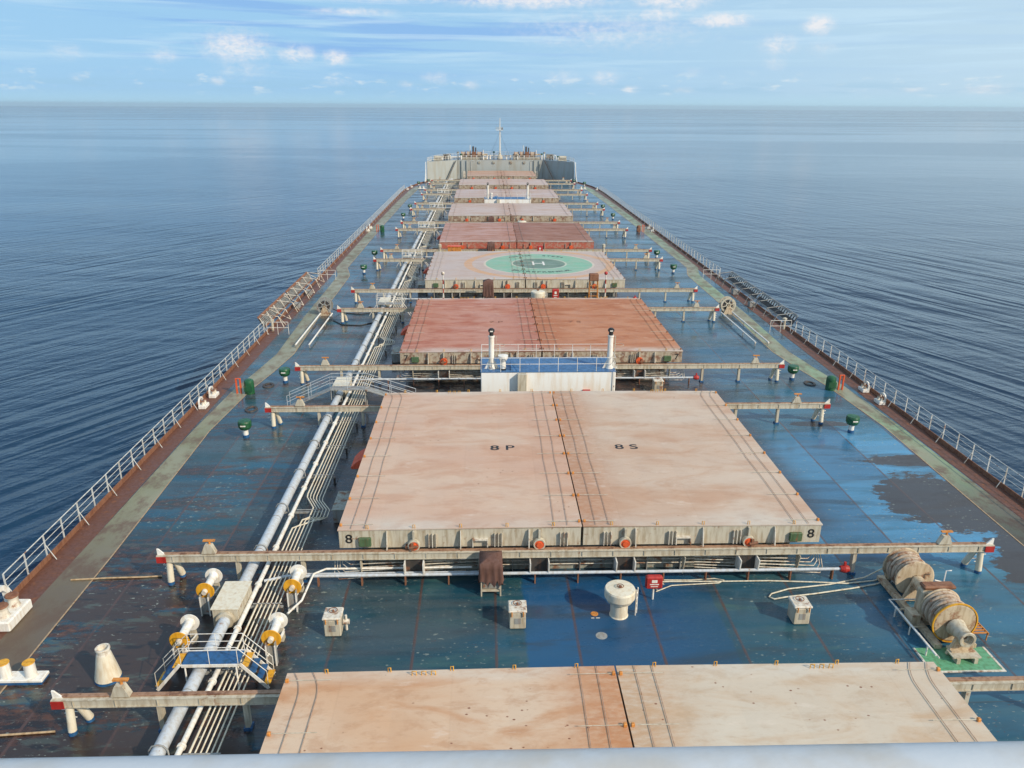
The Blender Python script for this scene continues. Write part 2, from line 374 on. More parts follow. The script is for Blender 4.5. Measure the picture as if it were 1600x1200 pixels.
# deck steel -------------------------------------------------------
def deck_material():
    m, t, b = newmat('deck_paint'); p = t.pos(); x, y, z = t.sep(p)
    big = t.noise(t.map(p, (0.045, 0.10, 1)), 1.0, 5, 0.6, 0.7)
    stre = t.noise(t.map(p, (0.16, 0.9, 1)), 1.0, 6, 0.62, 0.5)
    fine = t.noise(t.map(p, (1.0, 1.8, 1)), 1.6, 7, 0.68)
    c = t.mix(t.step(big, 0.38, 0.62), (0.010, 0.052, 0.070), (0.011, 0.070, 0.118))
    c = t.mix(t.m('MULTIPLY', t.step(stre, 0.5, 0.68), 0.8), c, (0.040, 0.105, 0.105))
    # sun-bleached sky blue on the starboard side, with the wet deck's sheen painted in
    sb = t.m('MULTIPLY', t.m('MULTIPLY', t.step(x, 9.0, 12.5), t.m('MAXIMUM', t.band(t.m('ADD', y, t.m('MULTIPLY', stre, 6.0)), 34.5, 50.0, 2.0), 0.30)), t.step(t.m('ADD', big, t.m('MULTIPLY', stre, 0.5)), 0.46, 0.74))
    c = t.mix(t.m('MULTIPLY', sb, 0.92), c, (0.062, 0.225, 0.400))
    # fresh royal blue repaint between hatches 9 and 8
    edgen = t.m('MULTIPLY', t.m('SUBTRACT', fine, 0.5), 0.35)
    pt = t.m('MULTIPLY', t.band(t.m('ADD', x, edgen), -2.75, 5.6, 0.10), t.band(t.m('ADD', y, edgen), 20.0, 31.0, 0.1))
    c = t.mix(t.m('MULTIPLY', pt, t.step(x, 2.5, 6.0, 0.95, 0.45)), c, (0.010, 0.070, 0.165))
    # slate grey to port and far forward; wet-deck reflection put into the colour
    sl_ = t.noise(t.map(p, (0.07, 0.35, 1), (3, 8, 0)), 1.0, 6, 0.62, 0.8)
    c = t.mix(t.m('MULTIPLY', t.step(sl_, 0.40, 0.62), t.m('MULTIPLY', t.m('MAXIMUM', t.step(x, -9.0, 11.0, 0.9, 0.25), t.step(y, 48.0, 56.0, 0.0, 0.85)), t.step(pt, 0.0, 1.0, 1.0, 0.12))), c, (0.052, 0.080, 0.092))
    c = t.mix(t.m('MULTIPLY', t.step(t.noise(t.map(p, (0.12, 0.6, 1), (9, 2, 0)), 1.0, 6, 0.65, 0.5), 0.5, 0.66), 0.6), c, (0.026, 0.036, 0.044))
    # brown rust runs: port side foreground, strip beside the hatches and hatch gaps, where hatch shade is painted in too
    rb = t.m('ADD', t.m('MULTIPLY', stre, 0.75), t.m('MULTIPLY', fine, 0.35))
    port = t.m('MULTIPLY', t.step(x, -13.5, -10.5, 1.0, 0.0), t.step(y, 32.5, 36.0, 1.0, 0.0))
    rust_shade = t.m('MULTIPLY', t.step(rb, 0.40, 0.56), port)
    inner = t.m('MULTIPLY', t.step(t.m('ABSOLUTE', x), 12.3, 14.8, 1.0, 0.0), t.step(y, 33.0, 36.0))
    rust_shade = t.m('MAXIMUM', rust_shade, t.m('MULTIPLY', inner, t.step(rb, 0.30, 0.55, 0.35, 0.8)))
    portall = t.m('MULTIPLY', t.step(x, -11.0, -13.0), t.step(rb, 0.50, 0.66, 0.0, 0.8))
    rust_shade = t.m('MAXIMUM', rust_shade, portall)
    c = t.mix(rust_shade, c, t.mix(t.step(fine, 0.4, 0.65), (0.018, 0.010, 0.008), (0.080, 0.032, 0.016)))
    # bilge-brown residue drying on the starboard quarter
    dn = t.m('MULTIPLY', t.m('SUBTRACT', t.noise(t.map(p, (0.5, 0.9, 1)), 1.2, 7, 0.7), 0.5), 1.5)
    pm = None
    for ex, ey, rx, ry in ((20.9, 37.3, 3.4, 3.5), (24.0, 30.5, 4.3, 5.2), (21.8, 42.6, 3.2, 0.8), (18.6, 48.5, 2.2, .5), (-17.5, 25.5, 4.0, 3.0), (-20.5, 29.0, 2.8, 1.2), (-16.5, 20.5, 4.5, 1.2)):
        q = t.m('SQRT', t.m('ADD', t.m('POWER', t.m('MULTIPLY', t.m('SUBTRACT', x, ex), 1 / rx), 2.0), t.m('POWER', t.m('MULTIPLY', t.m('SUBTRACT', y, ey), 1 / ry), 2.0)))
        q = t.step(t.m('ADD', q, dn), 0.95, 1.02, 1.0, 0.0)
        pm = q if pm is None else t.m('MAXIMUM', pm, q)
    c = t.mix(t.m('MULTIPLY', pm, 0.93), c, (0.038, 0.026, 0.022))
    # green-grey algae drag marks on the port quarter
    c = t.mix(t.m('MULTIPLY', t.m('MULTIPLY', t.step(t.noise(t.map(p, (0.35, 1.5, 1), (5, 1, 0)), 1.0, 7, 0.7, 0.3), 0.54, 0.60), port), 0.75), c, (0.06, 0.075, 0.065))
    c = t.mix(t.m('MULTIPLY', t.m('MULTIPLY', t.step(t.noise(t.map(p, (0.5, 2.2, 1), (1, 9, 0)), 1.0, 7, 0.7, 0.3), 0.56, 0.61), port), 0.9), c, (0.012, 0.012, 0.014))
    # scraped spots
    vo = t.n.new('ShaderNodeTexVoronoi'); t.put(vo.inputs[0], t.map(p, (1.6, 2.6, 1))); t.put(vo.inputs['Scale'], 1.0)
    c = t.mix(t.m('MULTIPLY', t.step(t.m('ADD', vo.outputs['Distance'], t.m('MULTIPLY', fine, 0.35)), 0.20, 0.30, 1.0, 0.0), t.m('MULTIPLY', t.step(t.noise(p, 0.35, 3), 0.44, 0.56, 0.0, 0.9), t.step(pt, 0.0, 1.0, 1.0, 0.0))), c, (0.24, 0.28, 0.25))
    c = t.mix(t.m('MULTIPLY', t.step(fine, 0.64, 0.74), t.m('MULTIPLY', t.step(pt, 0.0, 1.0, 1.0, 0.1), 0.45)), c, (0.14, 0.17, 0.16))
    ch = t.noise(t.map(p, (2.2, 4.5, 1), (7, 3, 0)), 1.6, 5, 0.6)
    zone = t.m('MULTIPLY', t.step(t.noise(p, 0.22, 3), 0.42, 0.60), t.step(pt, 0.0, 1.0, 1.0, 0.15))
    c = t.mix(t.m('MULTIPLY', t.m('MULTIPLY', t.step(ch, 0.62, 0.66), zone), 0.85), c, (0.26, 0.29, 0.25))
    c = t.mix(t.m('MULTIPLY', t.m('MULTIPLY', t.step(ch, 0.36, 0.32), zone), 0.8), c, (0.09, 0.042, 0.028))
    wn = t.n.new('ShaderNodeTexWhiteNoise'); wn.noise_dimensions = '2D'
    t.put(wn.inputs[0], t.comb(t.m('FLOOR', t.m('ADD', t.m('MULTIPLY', x, 1 / 3.3), 0.2)), t.m('FLOOR', t.m('ADD', t.m('MULTIPLY', y, 1 / 8.9), 0.5))))
    tint = t.m('MULTIPLY_ADD', wn.outputs[0], 0.55, 0.72)
    c = t.mix(1.0, c, t.comb(tint, tint, t.m('MULTIPLY_ADD', tint, 0.85, 0.15)), 'MULTIPLY')
    # plate seams with rust
    fr = t.m('ABSOLUTE', t.m('SUBTRACT', t.m('FRACT', t.m('ADD', t.m('MULTIPLY', x, 1 / 3.3), 0.7)), 0.5))
    fr = t.m('ADD', fr, t.m('MULTIPLY', t.m('SUBTRACT', fine, 0.5), 0.02))
    c = t.mix(t.m('MULTIPLY', t.step(fr, 0.008, 0.026, 1.0, 0.0), t.step(stre, 0.3, 0.65, 0.35, 0.9)), c, (0.085, 0.045, 0.035))
    fy = t.m('ABSOLUTE', t.m('SUBTRACT', t.m('FRACT', t.m('MULTIPLY', y, 1 / 8.9)), 0.5))
    c = t.mix(t.m('MULTIPLY', t.step(fy, 0.001, 0.004, 1.0, 0.0), 0.5), c, (0.06, 0.045, 0.04))
    t.put(b.inputs['Base Color'], c)
    wet = t.m('ADD', t.m('MULTIPLY', t.noise(t.map(p, (0.10, 0.35, 1)), 1.0, 5, 0.6), 0.6), t.m('MULTIPLY', fine, 0.4))
    t.put(b.inputs['Roughness'], t.m('MAXIMUM', t.step(wet, 0.40, 0.66, 0.13, 0.48), t.m('MULTIPLY', pm, 0.30)))
    b.inputs['Specular IOR Level'].default_value = 0.5
    t.put(b.inputs['Normal'], t.bump(t.m('ADD', t.m('MULTIPLY', t.m('ADD', fine, t.step(fr, 0.0, 0.014, 1.5, 0.0)), 0.3), t.m('MULTIPLY', t.noise(t.map(p, (0.3, 0.8, 1)), 1.0, 3), 1.0)), 0.22, 0.03))
    return m


MATS['deck'] = deck_material()


def water_material():
    m, t, b = newmat('sea_water'); p = t.pos(); x, y, z = t.sep(p)
    # distance fade of small waves (metres from the ship)
    r = t.m('SQRT', t.m('ADD', t.m('POWER', x, 2.0), t.m('POWER', y, 2.0)))
    # wake crests open from the bow on both sides
    left = t.noise(t.rmap(p, 33, (0.26, 0.022, 1)), 1.0, 3, 0.5, 0.3)
    right = t.noise(t.rmap(p, -24, (0.20, 0.016, 1)), 1.0, 3, 0.5, 0.3)
    side = t.step(x, -15.0, 15.0)
    wk = t.m('ADD', t.m('MULTIPLY', left, t.m('SUBTRACT', 1.0, side)), t.m('MULTIPLY', right, side))
    wk = t.m('SUBTRACT', 1.0, t.m('MULTIPLY', t.m('ABSOLUTE', t.m('SUBTRACT', wk, 0.5)), 2.6))
    wk = t.m('MULTIPLY', wk, t.step(t.m('ABSOLUTE', x), 70.0, 300.0, 1.0, 0.2))
    swell = t.noise(t.rmap(p, 8, (0.016, 0.07, 1)), 1.0, 3, 0.5, 0.3)
    chop = t.noise(t.rmap(p, -14, (0.22, 0.55, 1)), 1.0, 5, 0.6, 0.2)
    rip = t.noise(t.map(p, (1.4, 2.2, 1), rot=(0, 0, radians(20))), 1.0, 4, 0.6, 0.2)
    ro = t.m('MULTIPLY', t.step(r, 60.0, 500.0, 1.0, 0.12), rip)
    patch = t.noise(t.rmap(p, 10, (0.012, 0.020, 1)), 1.0, 4, 0.6, 0.6)
    h = t.m('ADD', t.m('MULTIPLY', wk, t.step(patch, 0.35, 0.66, 0.35, 1.5)), t.m('MULTIPLY', swell, t.step(r, 120.0, 600.0, 1.7, 0.9)))
    h = t.m('ADD', h, t.m('MULTIPLY', chop, t.m('MULTIPLY', t.step(r, 80.0, 600.0, 0.32, 0.10), t.step(patch, 0.35, 0.65, 1.6, 0.7))))
    h = t.m('ADD', h, t.m('MULTIPLY', ro, 0.09))
    bm = t.bump(h, t.m('ADD', t.step(r, 70.0, 270.0, 0.68, 0.0), t.step(r, 120.0, 1500.0, 0.165, 0.008)), 1.0)
    t.put(b.inputs['Normal'], bm)
    slick = t.noise(t.map(p, (0.0011, 0.0048, 1)), 1.0, 4, 0.6, 0.4)
    t.put(b.inputs['Base Color'], t.mix(t.step(slick, 0.42, 0.62), (0.006, 0.026, 0.062), (0.008, 0.038, 0.085)))
    t.put(b.inputs['Roughness'], t.m('ADD', t.step(r, 80.0, 2500.0, 0.06, 0.075), t.step(slick, 0.45, 0.60, 0.0, 0.07)))
    b.inputs['IOR'].default_value = 1.333
    return m


MATS['water'] = water_material()

# ------------------------------------------------------------------ SEA, HULL, DECK
SEA = -10.0
mb = MB()
seg = 128
rad = [0.5, 60, 200, 600, 1500, 3500, 7000, 10800]
v = [(0, 110, SEA)]
for r in rad: v += [(r * cos(2 * pi * i / seg), 110 + r * sin(2 * pi * i / seg), SEA) for i in range(seg)]
fs = [(0, 1 + i, 1 + (i + 1) % seg) for i in range(seg)]
for k in range(len(rad) - 1):
    for i in range(seg): fs.append((1 + k * seg + i, 1 + (k + 1) * seg + i, 1 + (k + 1) * seg + (i + 1) % seg, 1 + k * seg + (i + 1) % seg))
mb.poly(v, fs)
struct(mb.build('sea', 'water'))

edge = [(-14, 25.1), (195, 25.1), (205, 24.9), (213, 24.2), (222, 22.6), (228.5, 20.9)]
bowedge = edge + [(236, 20.2), (243, 18.6), (249, 15.8), (254, 12.0), (258, 7.5), (260.5, 3.2), (261.4, 0.0)]
mb = MB()
for i in range(len(bowedge) - 1):
    (ya, xa), (yb, xb) = bowedge[i], bowedge[i + 1]
    mb.poly([(-xa, ya, 0), (xa, ya, 0), (xb, yb, 0), (-xb, yb, 0)], [(0, 1, 2, 3)])
deck = struct(mb.build('deck', 'deck'))

hull = thing('ship_hull', 'dark hull of the bulk carrier with rusty brown gunwale along the deck edge', 'ship hull', (0, 0, 0))
mb = MB()
for s in (-1, 1):
    for i in range(len(bowedge) - 1):
        (ya, xa), (yb, xb) = bowedge[i], bowedge[i + 1]
        k0, k1 = (0.55 if ya > 228 else 1.0), (0.55 if yb > 228 else 1.0)
        mb.poly([(s * (xa - .002), ya, -0.004), (s * (xb - .002), yb, -0.004), (s * xb * k1, yb - (0 if yb < 229 else 4), SEA - 1), (s * xa * k0, ya - (0 if ya < 229 else 4), SEA - 1)], [(0, 1, 2, 3)])
mb.poly([(-25.1, -14, -.004), (25.1, -14, -.004), (25.1, -14, SEA - 1), (-25.1, -14, SEA - 1)], [(0, 1, 2, 3)])
mb.build('plating', 'dark', hull)
for s in (-1, 1):
    mb = MB()
    for i in range(len(edge) - 1):
        (ya, xa), (yb, xb) = edge[i], edge[i + 1]
        for u0, u1, z0, z1 in ((0.0, 0.05, 0, 0.28),):
            A = [(s * (xa - u1), ya, z0), (s * xa, ya, z0), (s * xa, ya, z1), (s * (xa - u1), ya, z1)]
            B = [(s * (xb - u1), yb, z0), (s * xb, yb, z0), (s * xb, yb, z1), (s * (xb - u1), yb, z1)]
            mb.poly(A + B, [(0, 1, 5, 4), (1, 2, 6, 5), (2, 3, 7, 6), (3, 0, 4, 7)])
    mb.build('gunwale', 'rusty', hull)
    mb = MB()
    for i in range(len(edge) - 1):
        (ya, xa), (yb, xb) = edge[i], edge[i + 1]
        mb.poly([(s * (xa - 1.2), ya, .004), (s * (xa - .06), ya, .004), (s * (xb - .06), yb, .004), (s * (xb - 1.2), yb, .004)], [(0, 1, 2, 3)])
    mb.build('waterway', 'gutter', hull)

# painted walkway
def walk_mat(name, col, lo=31.0, hi=44.0, dc=(0.11, 0.075, 0.05)):
    m, t, b = newmat(name); p = t.pos(); x, y, z = t.sep(p)
    n = t.noise(t.map(p, (0.8, 0.5, 1)), 1.1, 7, 0.68)
    g = t.noise(t.map(p, (0.3, 0.12, 1)), 1.0, 4)
    c = t.mix(t.step(g, 0.35, 0.65), col, (0.27, 0.26, 0.17))
    c = t.mix(t.m('MULTIPLY', t.step(n, 0.44, 0.62), t.step(y, 30.0, 60.0, 0.9, 0.65)), c, (0.13, 0.075, 0.05))
    c = t.mix(t.step(t.m('ADD', y, t.m('MULTIPLY', n, 8.0)), lo, hi, 0.88, 0.0), c, dc)
    t.put(b.inputs['Base Color'], c); t.put(b.inputs['Roughness'], t.step(n, 0.3, 0.7, 0.3, 0.6))
    return m
MATS['walkL'] = walk_mat('walkway_paint_port', (0.20, 0.20, 0.105))
MATS['walkR'] = walk_mat('walkway_paint_starboard', (0.22, 0.31, 0.17), 36.0, 48.0, (0.045, 0.03, 0.025))
wk = [(20, 22.2, 24.0), (33, 22.3, 23.9), (48, 22.7, 23.8), (56, 22.2, 23.5), (60, 21.6, 23.0), (65, 21.05, 22.5), (78, 21.4, 22.9), (90, 21.5, 23.0), (97.5, 21.6, 23.1), (99, 21.8, 23.3), (103, 22.75, 24.2), (140, 22.8, 24.4), (180, 22.5, 24.2), (205, 21.8, 23.6), (213, 20.8, 22.8)]
for s, mt in ((-1, 'walkL'), (1, 'walkR')):
    mb = MB()
    for (y0, a0, b0), (y1, a1, b1) in zip(wk, wk[1:]):
        if s > 0 and b0 > 23.7: b0_ = b0
        mb.poly([(s * a0, y0, .009), (s * b0, y0, .009), (s * b1, y1, .009), (s * a1, y1, .009)], [(0, 1, 2, 3)])
    struct(mb.build('walkway_marking', mt))
    mb = MB()
    for (y0, a0, b0), (y1, a1, b1) in zip(wk, wk[1:]):
        mb.poly([(s * (a0 - .07), y0, .014), (s * a0, y0, .014), (s * a1, y1, .014), (s * (a1 - .07), y1, .014)], [(0, 1, 2, 3)])
    struct(mb.build('walkway_edge_line', MATS.setdefault('line', paint('line_paint', (0.42, 0.30, 0.18), 0.3))))

# green painted patch near the winch
g = thing('painted_deck_panel', 'light green painted rectangle with cream border at the foot of the mooring winch', 'deck marking', (12.8, 23.9, 0))
MB().box(0, 2.75, 0, 1.35, 0, 0.02).build('green_plate', 'lightgreen', g)
MB().box(-.09, 2.84, -.09, 0, 0, 0.026).box(2.75, 2.84, 0, 1.35, 0, 0.026).box(-.09, 0, 0, 1.35, 0, 0.026).build('border', 'white_rusty', g)

# ------------------------------------------------------------------ HATCHES
for h, (ny, fy, hw) in HATCH.items():
    ref = REF[h]
    # coaming
    cg = thing('hatch_coaming', 'grey rust stained coaming wall under the ' + ref, 'hatch coaming', (0, (ny + fy) / 2, 0), 0, 'hatch coamings')
    hl = (fy - ny) / 2 - 0.55; cw = hw - 1.2
    mb = MB(); mb.box(-cw, cw, -hl, -hl + .12, 0, 1.5).box(-cw, cw, hl - .12, hl, 0, 1.5).box(-cw, -cw + .12, -hl + .12, hl - .12, 0, 1.5).box(cw - .12, cw, -hl + .12, hl - .12, 0, 1.5)
    mb.build('wall', 'coaming', cg)
    n = 13
    for i in range(n):
        x = -cw + .4 + (2 * cw - .8) * i / (n - 1)
        MB().box(x - .02, x + .02, -hl - .22, -hl - .002, 0, 1.35).build('stay', 'grey', cg)
    for s in (-1, 1):
        for i in range(10):
            y = -hl + .6 + (2 * hl - 1.2) * i / 9
            MB().box(s * cw + (0.002 if s > 0 else -.3), s * cw + (.3 if s > 0 else -.002), y - .02, y + .02, 0, 1.35).build('stay', 'grey', cg)
    mb = MB()
    for k in range(3): mb.tube([(-cw + .3, -hl - .15, .35 + .2 * k), (cw - .3, -hl - .15, .35 + .2 * k)], .03, 5)
    mb.build('coaming_pipe', 'white_rusty', cg)

    detail = h >= 6
    for s in (-1, 1):
        sd = 'left' if s < 0 else 'right'
        desc = {9: ('cream and orange stained', 'pale cream rust specked'), 8: ('pale pink lettered 8P', 'peach coloured lettered 8S'), 7: ('dusty pink', 'orange brown rusty'),
                6: ('pale lilac grey', 'pale grey with most of the green landing circle'), 5: ('dusty pink', 'dark rusty brown'), 4: ('pale lilac', 'pale grey'), 3: ('pale lilac', 'pale grey'),
                2: ('pale lilac', 'pale lilac'), 1: ('faded orange', 'faded orange')}[h][s > 0]
        T = thing('hatch_cover', '%s %s half cover of the %s' % (desc, sd, ref), 'hatch cover', (0, ny, 0), 0, 'hatch covers down the deck')
        L = fy - ny
        # crowned top plate
        mb = MB(); xi, xo = s * 0.03, s * hw
        def zt(x): return 2.5 + 0.07 * (1 - abs(x) / hw)
        N = 6; vs = []
        for i in range(N + 1):
            x = xi + (xo - xi) * i / N
            vs += [(x, 0, zt(x)), (x, L, zt(x)), (x, 0, zt(x) - .05), (x, L, zt(x) - .05)]
        fsx = []
        for i in range(N):
            a = i * 4; bq = a + 4
            fsx += [(a, bq, bq + 1, a + 1), (a + 2, a + 3, bq + 3, bq + 2), (a, a + 2, bq + 2, bq), (a + 1, bq + 1, bq + 3, a + 3)]
        fsx += [(0, 1, 3, 2), (N * 4, N * 4 + 2, N * 4 + 3, N * 4 + 1)]
        mb.poly(vs, fsx); mb.build('top_plate', CM[h, s], T)
        x0, x1 = sorted((s * 0.06, s * (hw - .04)))
        mb = MB(); mb.box(x0, x1, .04, .10, 1.56, 2.455).box(x0, x1, L - .10, L - .04, 1.56, 2.455)
        mb.box(x0, x0 + .06, .10, L - .10, 1.56, 2.455).box(x1 - .06, x1, .10, L - .10, 1.56, 2.455)
        mb.build('side_plate', 'cream' if h > 7 or h == 6 else ('redstreak' if h == 5 else 'cream_rusty'), T)
        xs = [s * hw * q for q in (0.09, .22, .36, .50, .63, .80)]
        for q, x in enumerate(xs if detail else xs[::2]):
            mb = MB()
            if q % 2: mb.prism([(.04, 1.6), (.04, 2.42), (-.08, 2.42), (-.28, 1.6)], 'x', x - .02, x + .02)
            else:
                for k in (0, .16, .32)[:3 if detail else 1]: mb.box(x + k - .015, x + k + .015, -.10, .038, 1.6, 2.25)
            mb.build('stiffener', 'white_rusty', T)
        if detail:
            mb = MB(); xx = s * hw * .42
            mb.box(xx - .35, xx + .35, -.16, .035, 1.95, 2.0).box(xx - .35, xx - .31, -.16, .035, 1.62, 1.95).box(xx + .31, xx + .35, -.16, .035, 1.62, 1.95)
            mb.build('bracket', 'white_rusty', T)
            mb = MB(); xx = s * hw * .70
            mb.box(xx - .28, xx + .2, -.2, .035, 1.58, 1.74).cyl((xx - .1, -.3, 1.72), (xx + .28, -.3, 1.78), .07, n=8).box(xx - .02, xx + .1, -.34, -.1, 1.58, 1.95)
            mb.build('cleat_gear', 'rusty', T)
            mb = MB(); xx = s * (hw - 1.2)
            mb.box(xx - .28, xx + .28, -.12, .036, 1.68, 2.12, .03); mb.build('control_box', 'boxgreen', T)
        # rollers
        for wx in (1.95, 7.6):
            if wx > hw - 1: continue
            mb = MB(); X = s * wx
            mb.lathe([(.19, .0), (.22, -.04), (.27, -.04), (.28, 0.0), (.28, .16), (0, .16)], (X, -.2, 1.76), 'y', 18)
            wl = mb.build('roller', 'cream' if h > 7 else 'redcap', T)
            MB().lathe([(0.0, -.08), (.13, -.08), (.14, -.03), (.235, -.03), (.235, .0)], (X, -.2, 1.76), 'y', 18).build('hub', 'redcap', wl)
            MB().box(X - .045, X + .045, -.16, .036, 2.05, 2.44).build('roller_arm', 'cream', T)
        # yellow lugs + cross bars
        nb = 8 if detail else 5
        ext = 0.9
        for side, X in (('in', s * .12), ('out', s * (hw - .10))):
            sg = s if side == 'in' else -s
            for i in range(nb):
                y = .35 + (L - .8) * i / (nb - 1) + (0.0 if i in (0, nb - 1) else .1)
                if detail or i % 2 == 0:
                    MB().box(X - .055, X + .055, y - .055, y + .055, zt(X) + .002, zt(X) + .13, .02).build('lug', 'rusty' if h < 8 else 'orange', T)
                mb = MB(); Xe = X + sg * 1.45
                if detail:
                    mb.tube([(X + sg * .05, y, zt(X) + .07), (Xe, y, zt(Xe) + .07)], .013, 5)
                    mb.build('cross_bar', 'cream', T)
            for off in ((.52, 1.12) if detail else (.8,)):
                Xc = X + sg * off
                pts = [(Xc + sg * .5 * sin(q * pi / 2 / 4) * (1 if side == 'in' else 1.0) - sg * .5, .03 + .25 * q if False else L - .05 - q * .28, zt(Xc) + .09) for q in range(5)]
                pts = [(X + sg * off + (-sg * .35 * (1 - q / 4) ** 2 if side == 'out' else 0), L - .05 - q * .3, zt(Xc) + .04) for q in range(5)]
                k = 7
                for i in range(1, k + 1): pts.append((Xc + .03 * sin(i * 2.3 + h), L - 1.3 - (L - 1.35) * i / k, zt(Xc) + .04))
                mb = MB(); mb.tube(pts, .012 if detail else .02, 4); mb.build('cable', 'rusty' if (h == 7) else 'cable', T)
        # lugs on the end edges
        if detail:
            for i in range(5):
                x = s * hw * (.12 + .19 * i)
                for y in (.06, L - .06):
                    MB().tube([(x - .045, y, zt(x)), (x - .045, y, zt(x) + .17), (x + .045, y, zt(x) + .17), (x + .045, y, zt(x))], .018, 5).build('lifting_eye', 'yellow', T)
        if h in (7, 8, 9):
            u = s * hw * .60 if s > 0 else s * hw * .62
            for i in range(3):
                MB().tube([(u + i * .32, L - .25, zt(u)), (u + i * .32, L - .25, zt(u) + .16), (u + .14 + i * .32, L - .25, zt(u) + .16), (u + .14 + i * .32, L - .25, zt(u))], .018, 5).build('grab_bar', 'yellow', T)
        if h in (7, 8):
            text('number', str(h), .62, 'black', T, (s * (hw - .48), .03, 2.0), (pi / 2, 0, 0), sx=1.1)
        if h in (7, 8):
            text('marking', '%d %s' % (h, 'P' if s < 0 else 'S'), .85 if h == 8 else .75, 'black' if h == 8 else 'rusty', T, (s * 3.45, 8.6, zt(s * 3.45) + .004), sx=1.25)
        if h == 6:
            if s > 0:
                hx = MB(); 
                for bx in (-.72, .52): hx.box(1.95 + bx, 1.95 + bx + .24, 7.9, 10.1, zt(2) + .001, zt(2) + .008)
                hx.box(1.95 - .48, 1.95 + .52, 8.9, 9.14, zt(2) + .001, zt(2) + .008)
                hx.build('letter_h', 'white', T)
            import mathutils
            def arc(word, a0, a1, top, keep):
                for i, ch in enumerate(word):
                    if ch == ' ': continue
                    a = radians(a0 + (a1 - a0) * i / (len(word) - 1))
                    x = 2.05 + 5.15 * cos(a); y = 92.8 - ny + 5.15 * sin(a)
                    if (x > 0) != (s > 0): continue
                    rz = a - pi / 2 if top else a + pi / 2
                    text('letter', ch, .85, 'black', T, (x, y, zt(x) + .004), (0, 0, rz), sx=1.15)
            arc('CHINA  STEEL', 128, 52, True, s)
            arc('ENTREPRENEUR', 232, 308, False, s)

    # red canvas covers and side platforms at the hatch side
    if h in (5, 6, 7, 8):
        for s in (-1, 1):
            sd = 'left' if s < 0 else 'right'
            y = ny + 9.2
            o = thing('canvas_cover', 'red canvas hood bulging from the %s side of the %s' % (sd, ref), 'canvas cover', (s * (hw + .55), y, 0), 0, 'red canvas hoods at the hatch sides')
            MB().prism([(-s * .5, 1.50), (s * .22, 1.42), (s * .28, 1.52), (-s * .05, 1.85), (-s * .5, 2.1)], 'y', -.8, .7).build('hood', 'redtarp', o)
            MB().box(-.06, .06, -.6, -.5, 0, 1.43).box(-.06, .06, .4, .5, 0, 1.43).build('stand', 'grey', o)
            if s < 0:
                o = thing('side_platform', 'dark grey access box beside the left edge of the ' + ref, 'access box', (-(hw + .7), y - 3.2, 0), 0, 'dark access boxes beside the hatches')
                MB().box(-.55, .45, -1.0, 1.0, 0, .75, .04).build('body', 'grey', o)
                MB().box(-.60, .5, -1.05, 1.05, .752, .8).build('lid', 'coaming', o)

# ------------------------------------------------------------------ TRACK BEAMS
def make_beam():
    T = thing('track_beam', 'x', 'track beam', (0, 0, 0), 0, 'transverse hatch track beams')
    X = 19.0
    mb = MB(); mb.box(-X, X, -.20, -.17, 1.20, 1.46).box(-X, X, -.235, .08, 1.16, 1.198)
    for i in range(27):
        x = -X + .7 + i * (2 * X - 1.4) / 26
        mb.box(x - .012, x + .012, -.235, -.202, 1.20, 1.46)
    mb.build('beam', 'cream', T)
    MB().box(-X, X, -.245, .10, 1.462, 1.50).build('flange', 'cream', T)
    MB().box(-X + .1, X - .1, -.12, -.04, 1.502, 1.55).box(-X + .1, X - .1, -.039, .085, 1.502, 1.512).build('track', 'rail_top', T)
    for s in (-1, 1):
        MB().box(min(s * X, s * (X - .42)), max(s * X, s * (X - .42)), -.272, -.242, 1.16, 1.461).build('end_plate', 'red', T)
        MB().prism([(s * (X - .02), 1.502), (s * (X - .36), 1.502), (s * (X - .10), 1.78), (s * (X - .02), 1.80)], 'y', -.13, -.07).build('stopper', 'white', T)
        # A-frame leg
        for yo, xo in ((-.15, .0), (.48, .28)):
            l = MB().cyl((s * (X - .45 - xo), yo, .14), (s * (X - .45 - xo * .6), yo * .25, 1.10), .145, .135, 12).build('leg', 'ivory', T)
            MB().cyl((s * (X - .45 - xo), yo, 0), (s * (X - .45 - xo), yo, .14), .15, .14, 10).build('foot', 'blue', l)
        mb = MB()
        for k in range(3):
            z = .35 + .25 * k; x = X - .45
            mb.tube([(s * x, .5 - .1 * k, z), (s * (x + .32), .5 - .1 * k, z + .02), (s * (x + .32), .25 - .1 * k, z + .02), (s * x, .25 - .1 * k, z)], .02, 5)
        mb.build('rung', 'white', T)
        for x in (15.5, 12.6):
            l = MB().box(s * x - .08, s * x + .08, -.16, .10, .12, 1.10).build('leg', 'cream', T)
            MB().box(s * x - .14, s * x + .14, -.2, .14, 0, .118).build('foot', 'blue', l)
        # buffer with T handle
        x = s * 16.7
        mb = MB(); mb.prism([(x - .32, 1.562), (x + .32, 1.562), (x + .14, 1.98), (x - .14, 1.98)], 'y', -.2, .06); b_ = mb.build('buffer', 'cream', T)
        MB().cyl((x + .05, -.04, 1.98), (x + .05, -.04, 2.12), .05, n=8).box(x - .22, x + .30, -.1, .03, 2.12, 2.18).build('handle', 'orange', b_)
        # side plates below rollers
        for wx in (1.95, 7.6):
            for k in (-.42, .42):
                xx = s * wx + k
                MB().prism([(-.6, 1.09), (.15, 1.09), (.15, .40), (-.2, .3), (-.5, .55)], 'x', xx - .025, xx + .025).build('side_plate', 'white', T)
            MB().box(s * wx - .39, s * wx + .39, -.1, .14, .35, 1.09).build('recess', 'dark', T)  # dark block between the plates stands in for shade in the hollow
        for wx in (4.7, 10.0):
            MB().prism([(-.3, 1.09), (.15, 1.09), (.15, .1), (-.05, .1)], 'x', s * wx - .02, s * wx + .02).build('knee', 'cream', T)
    return T


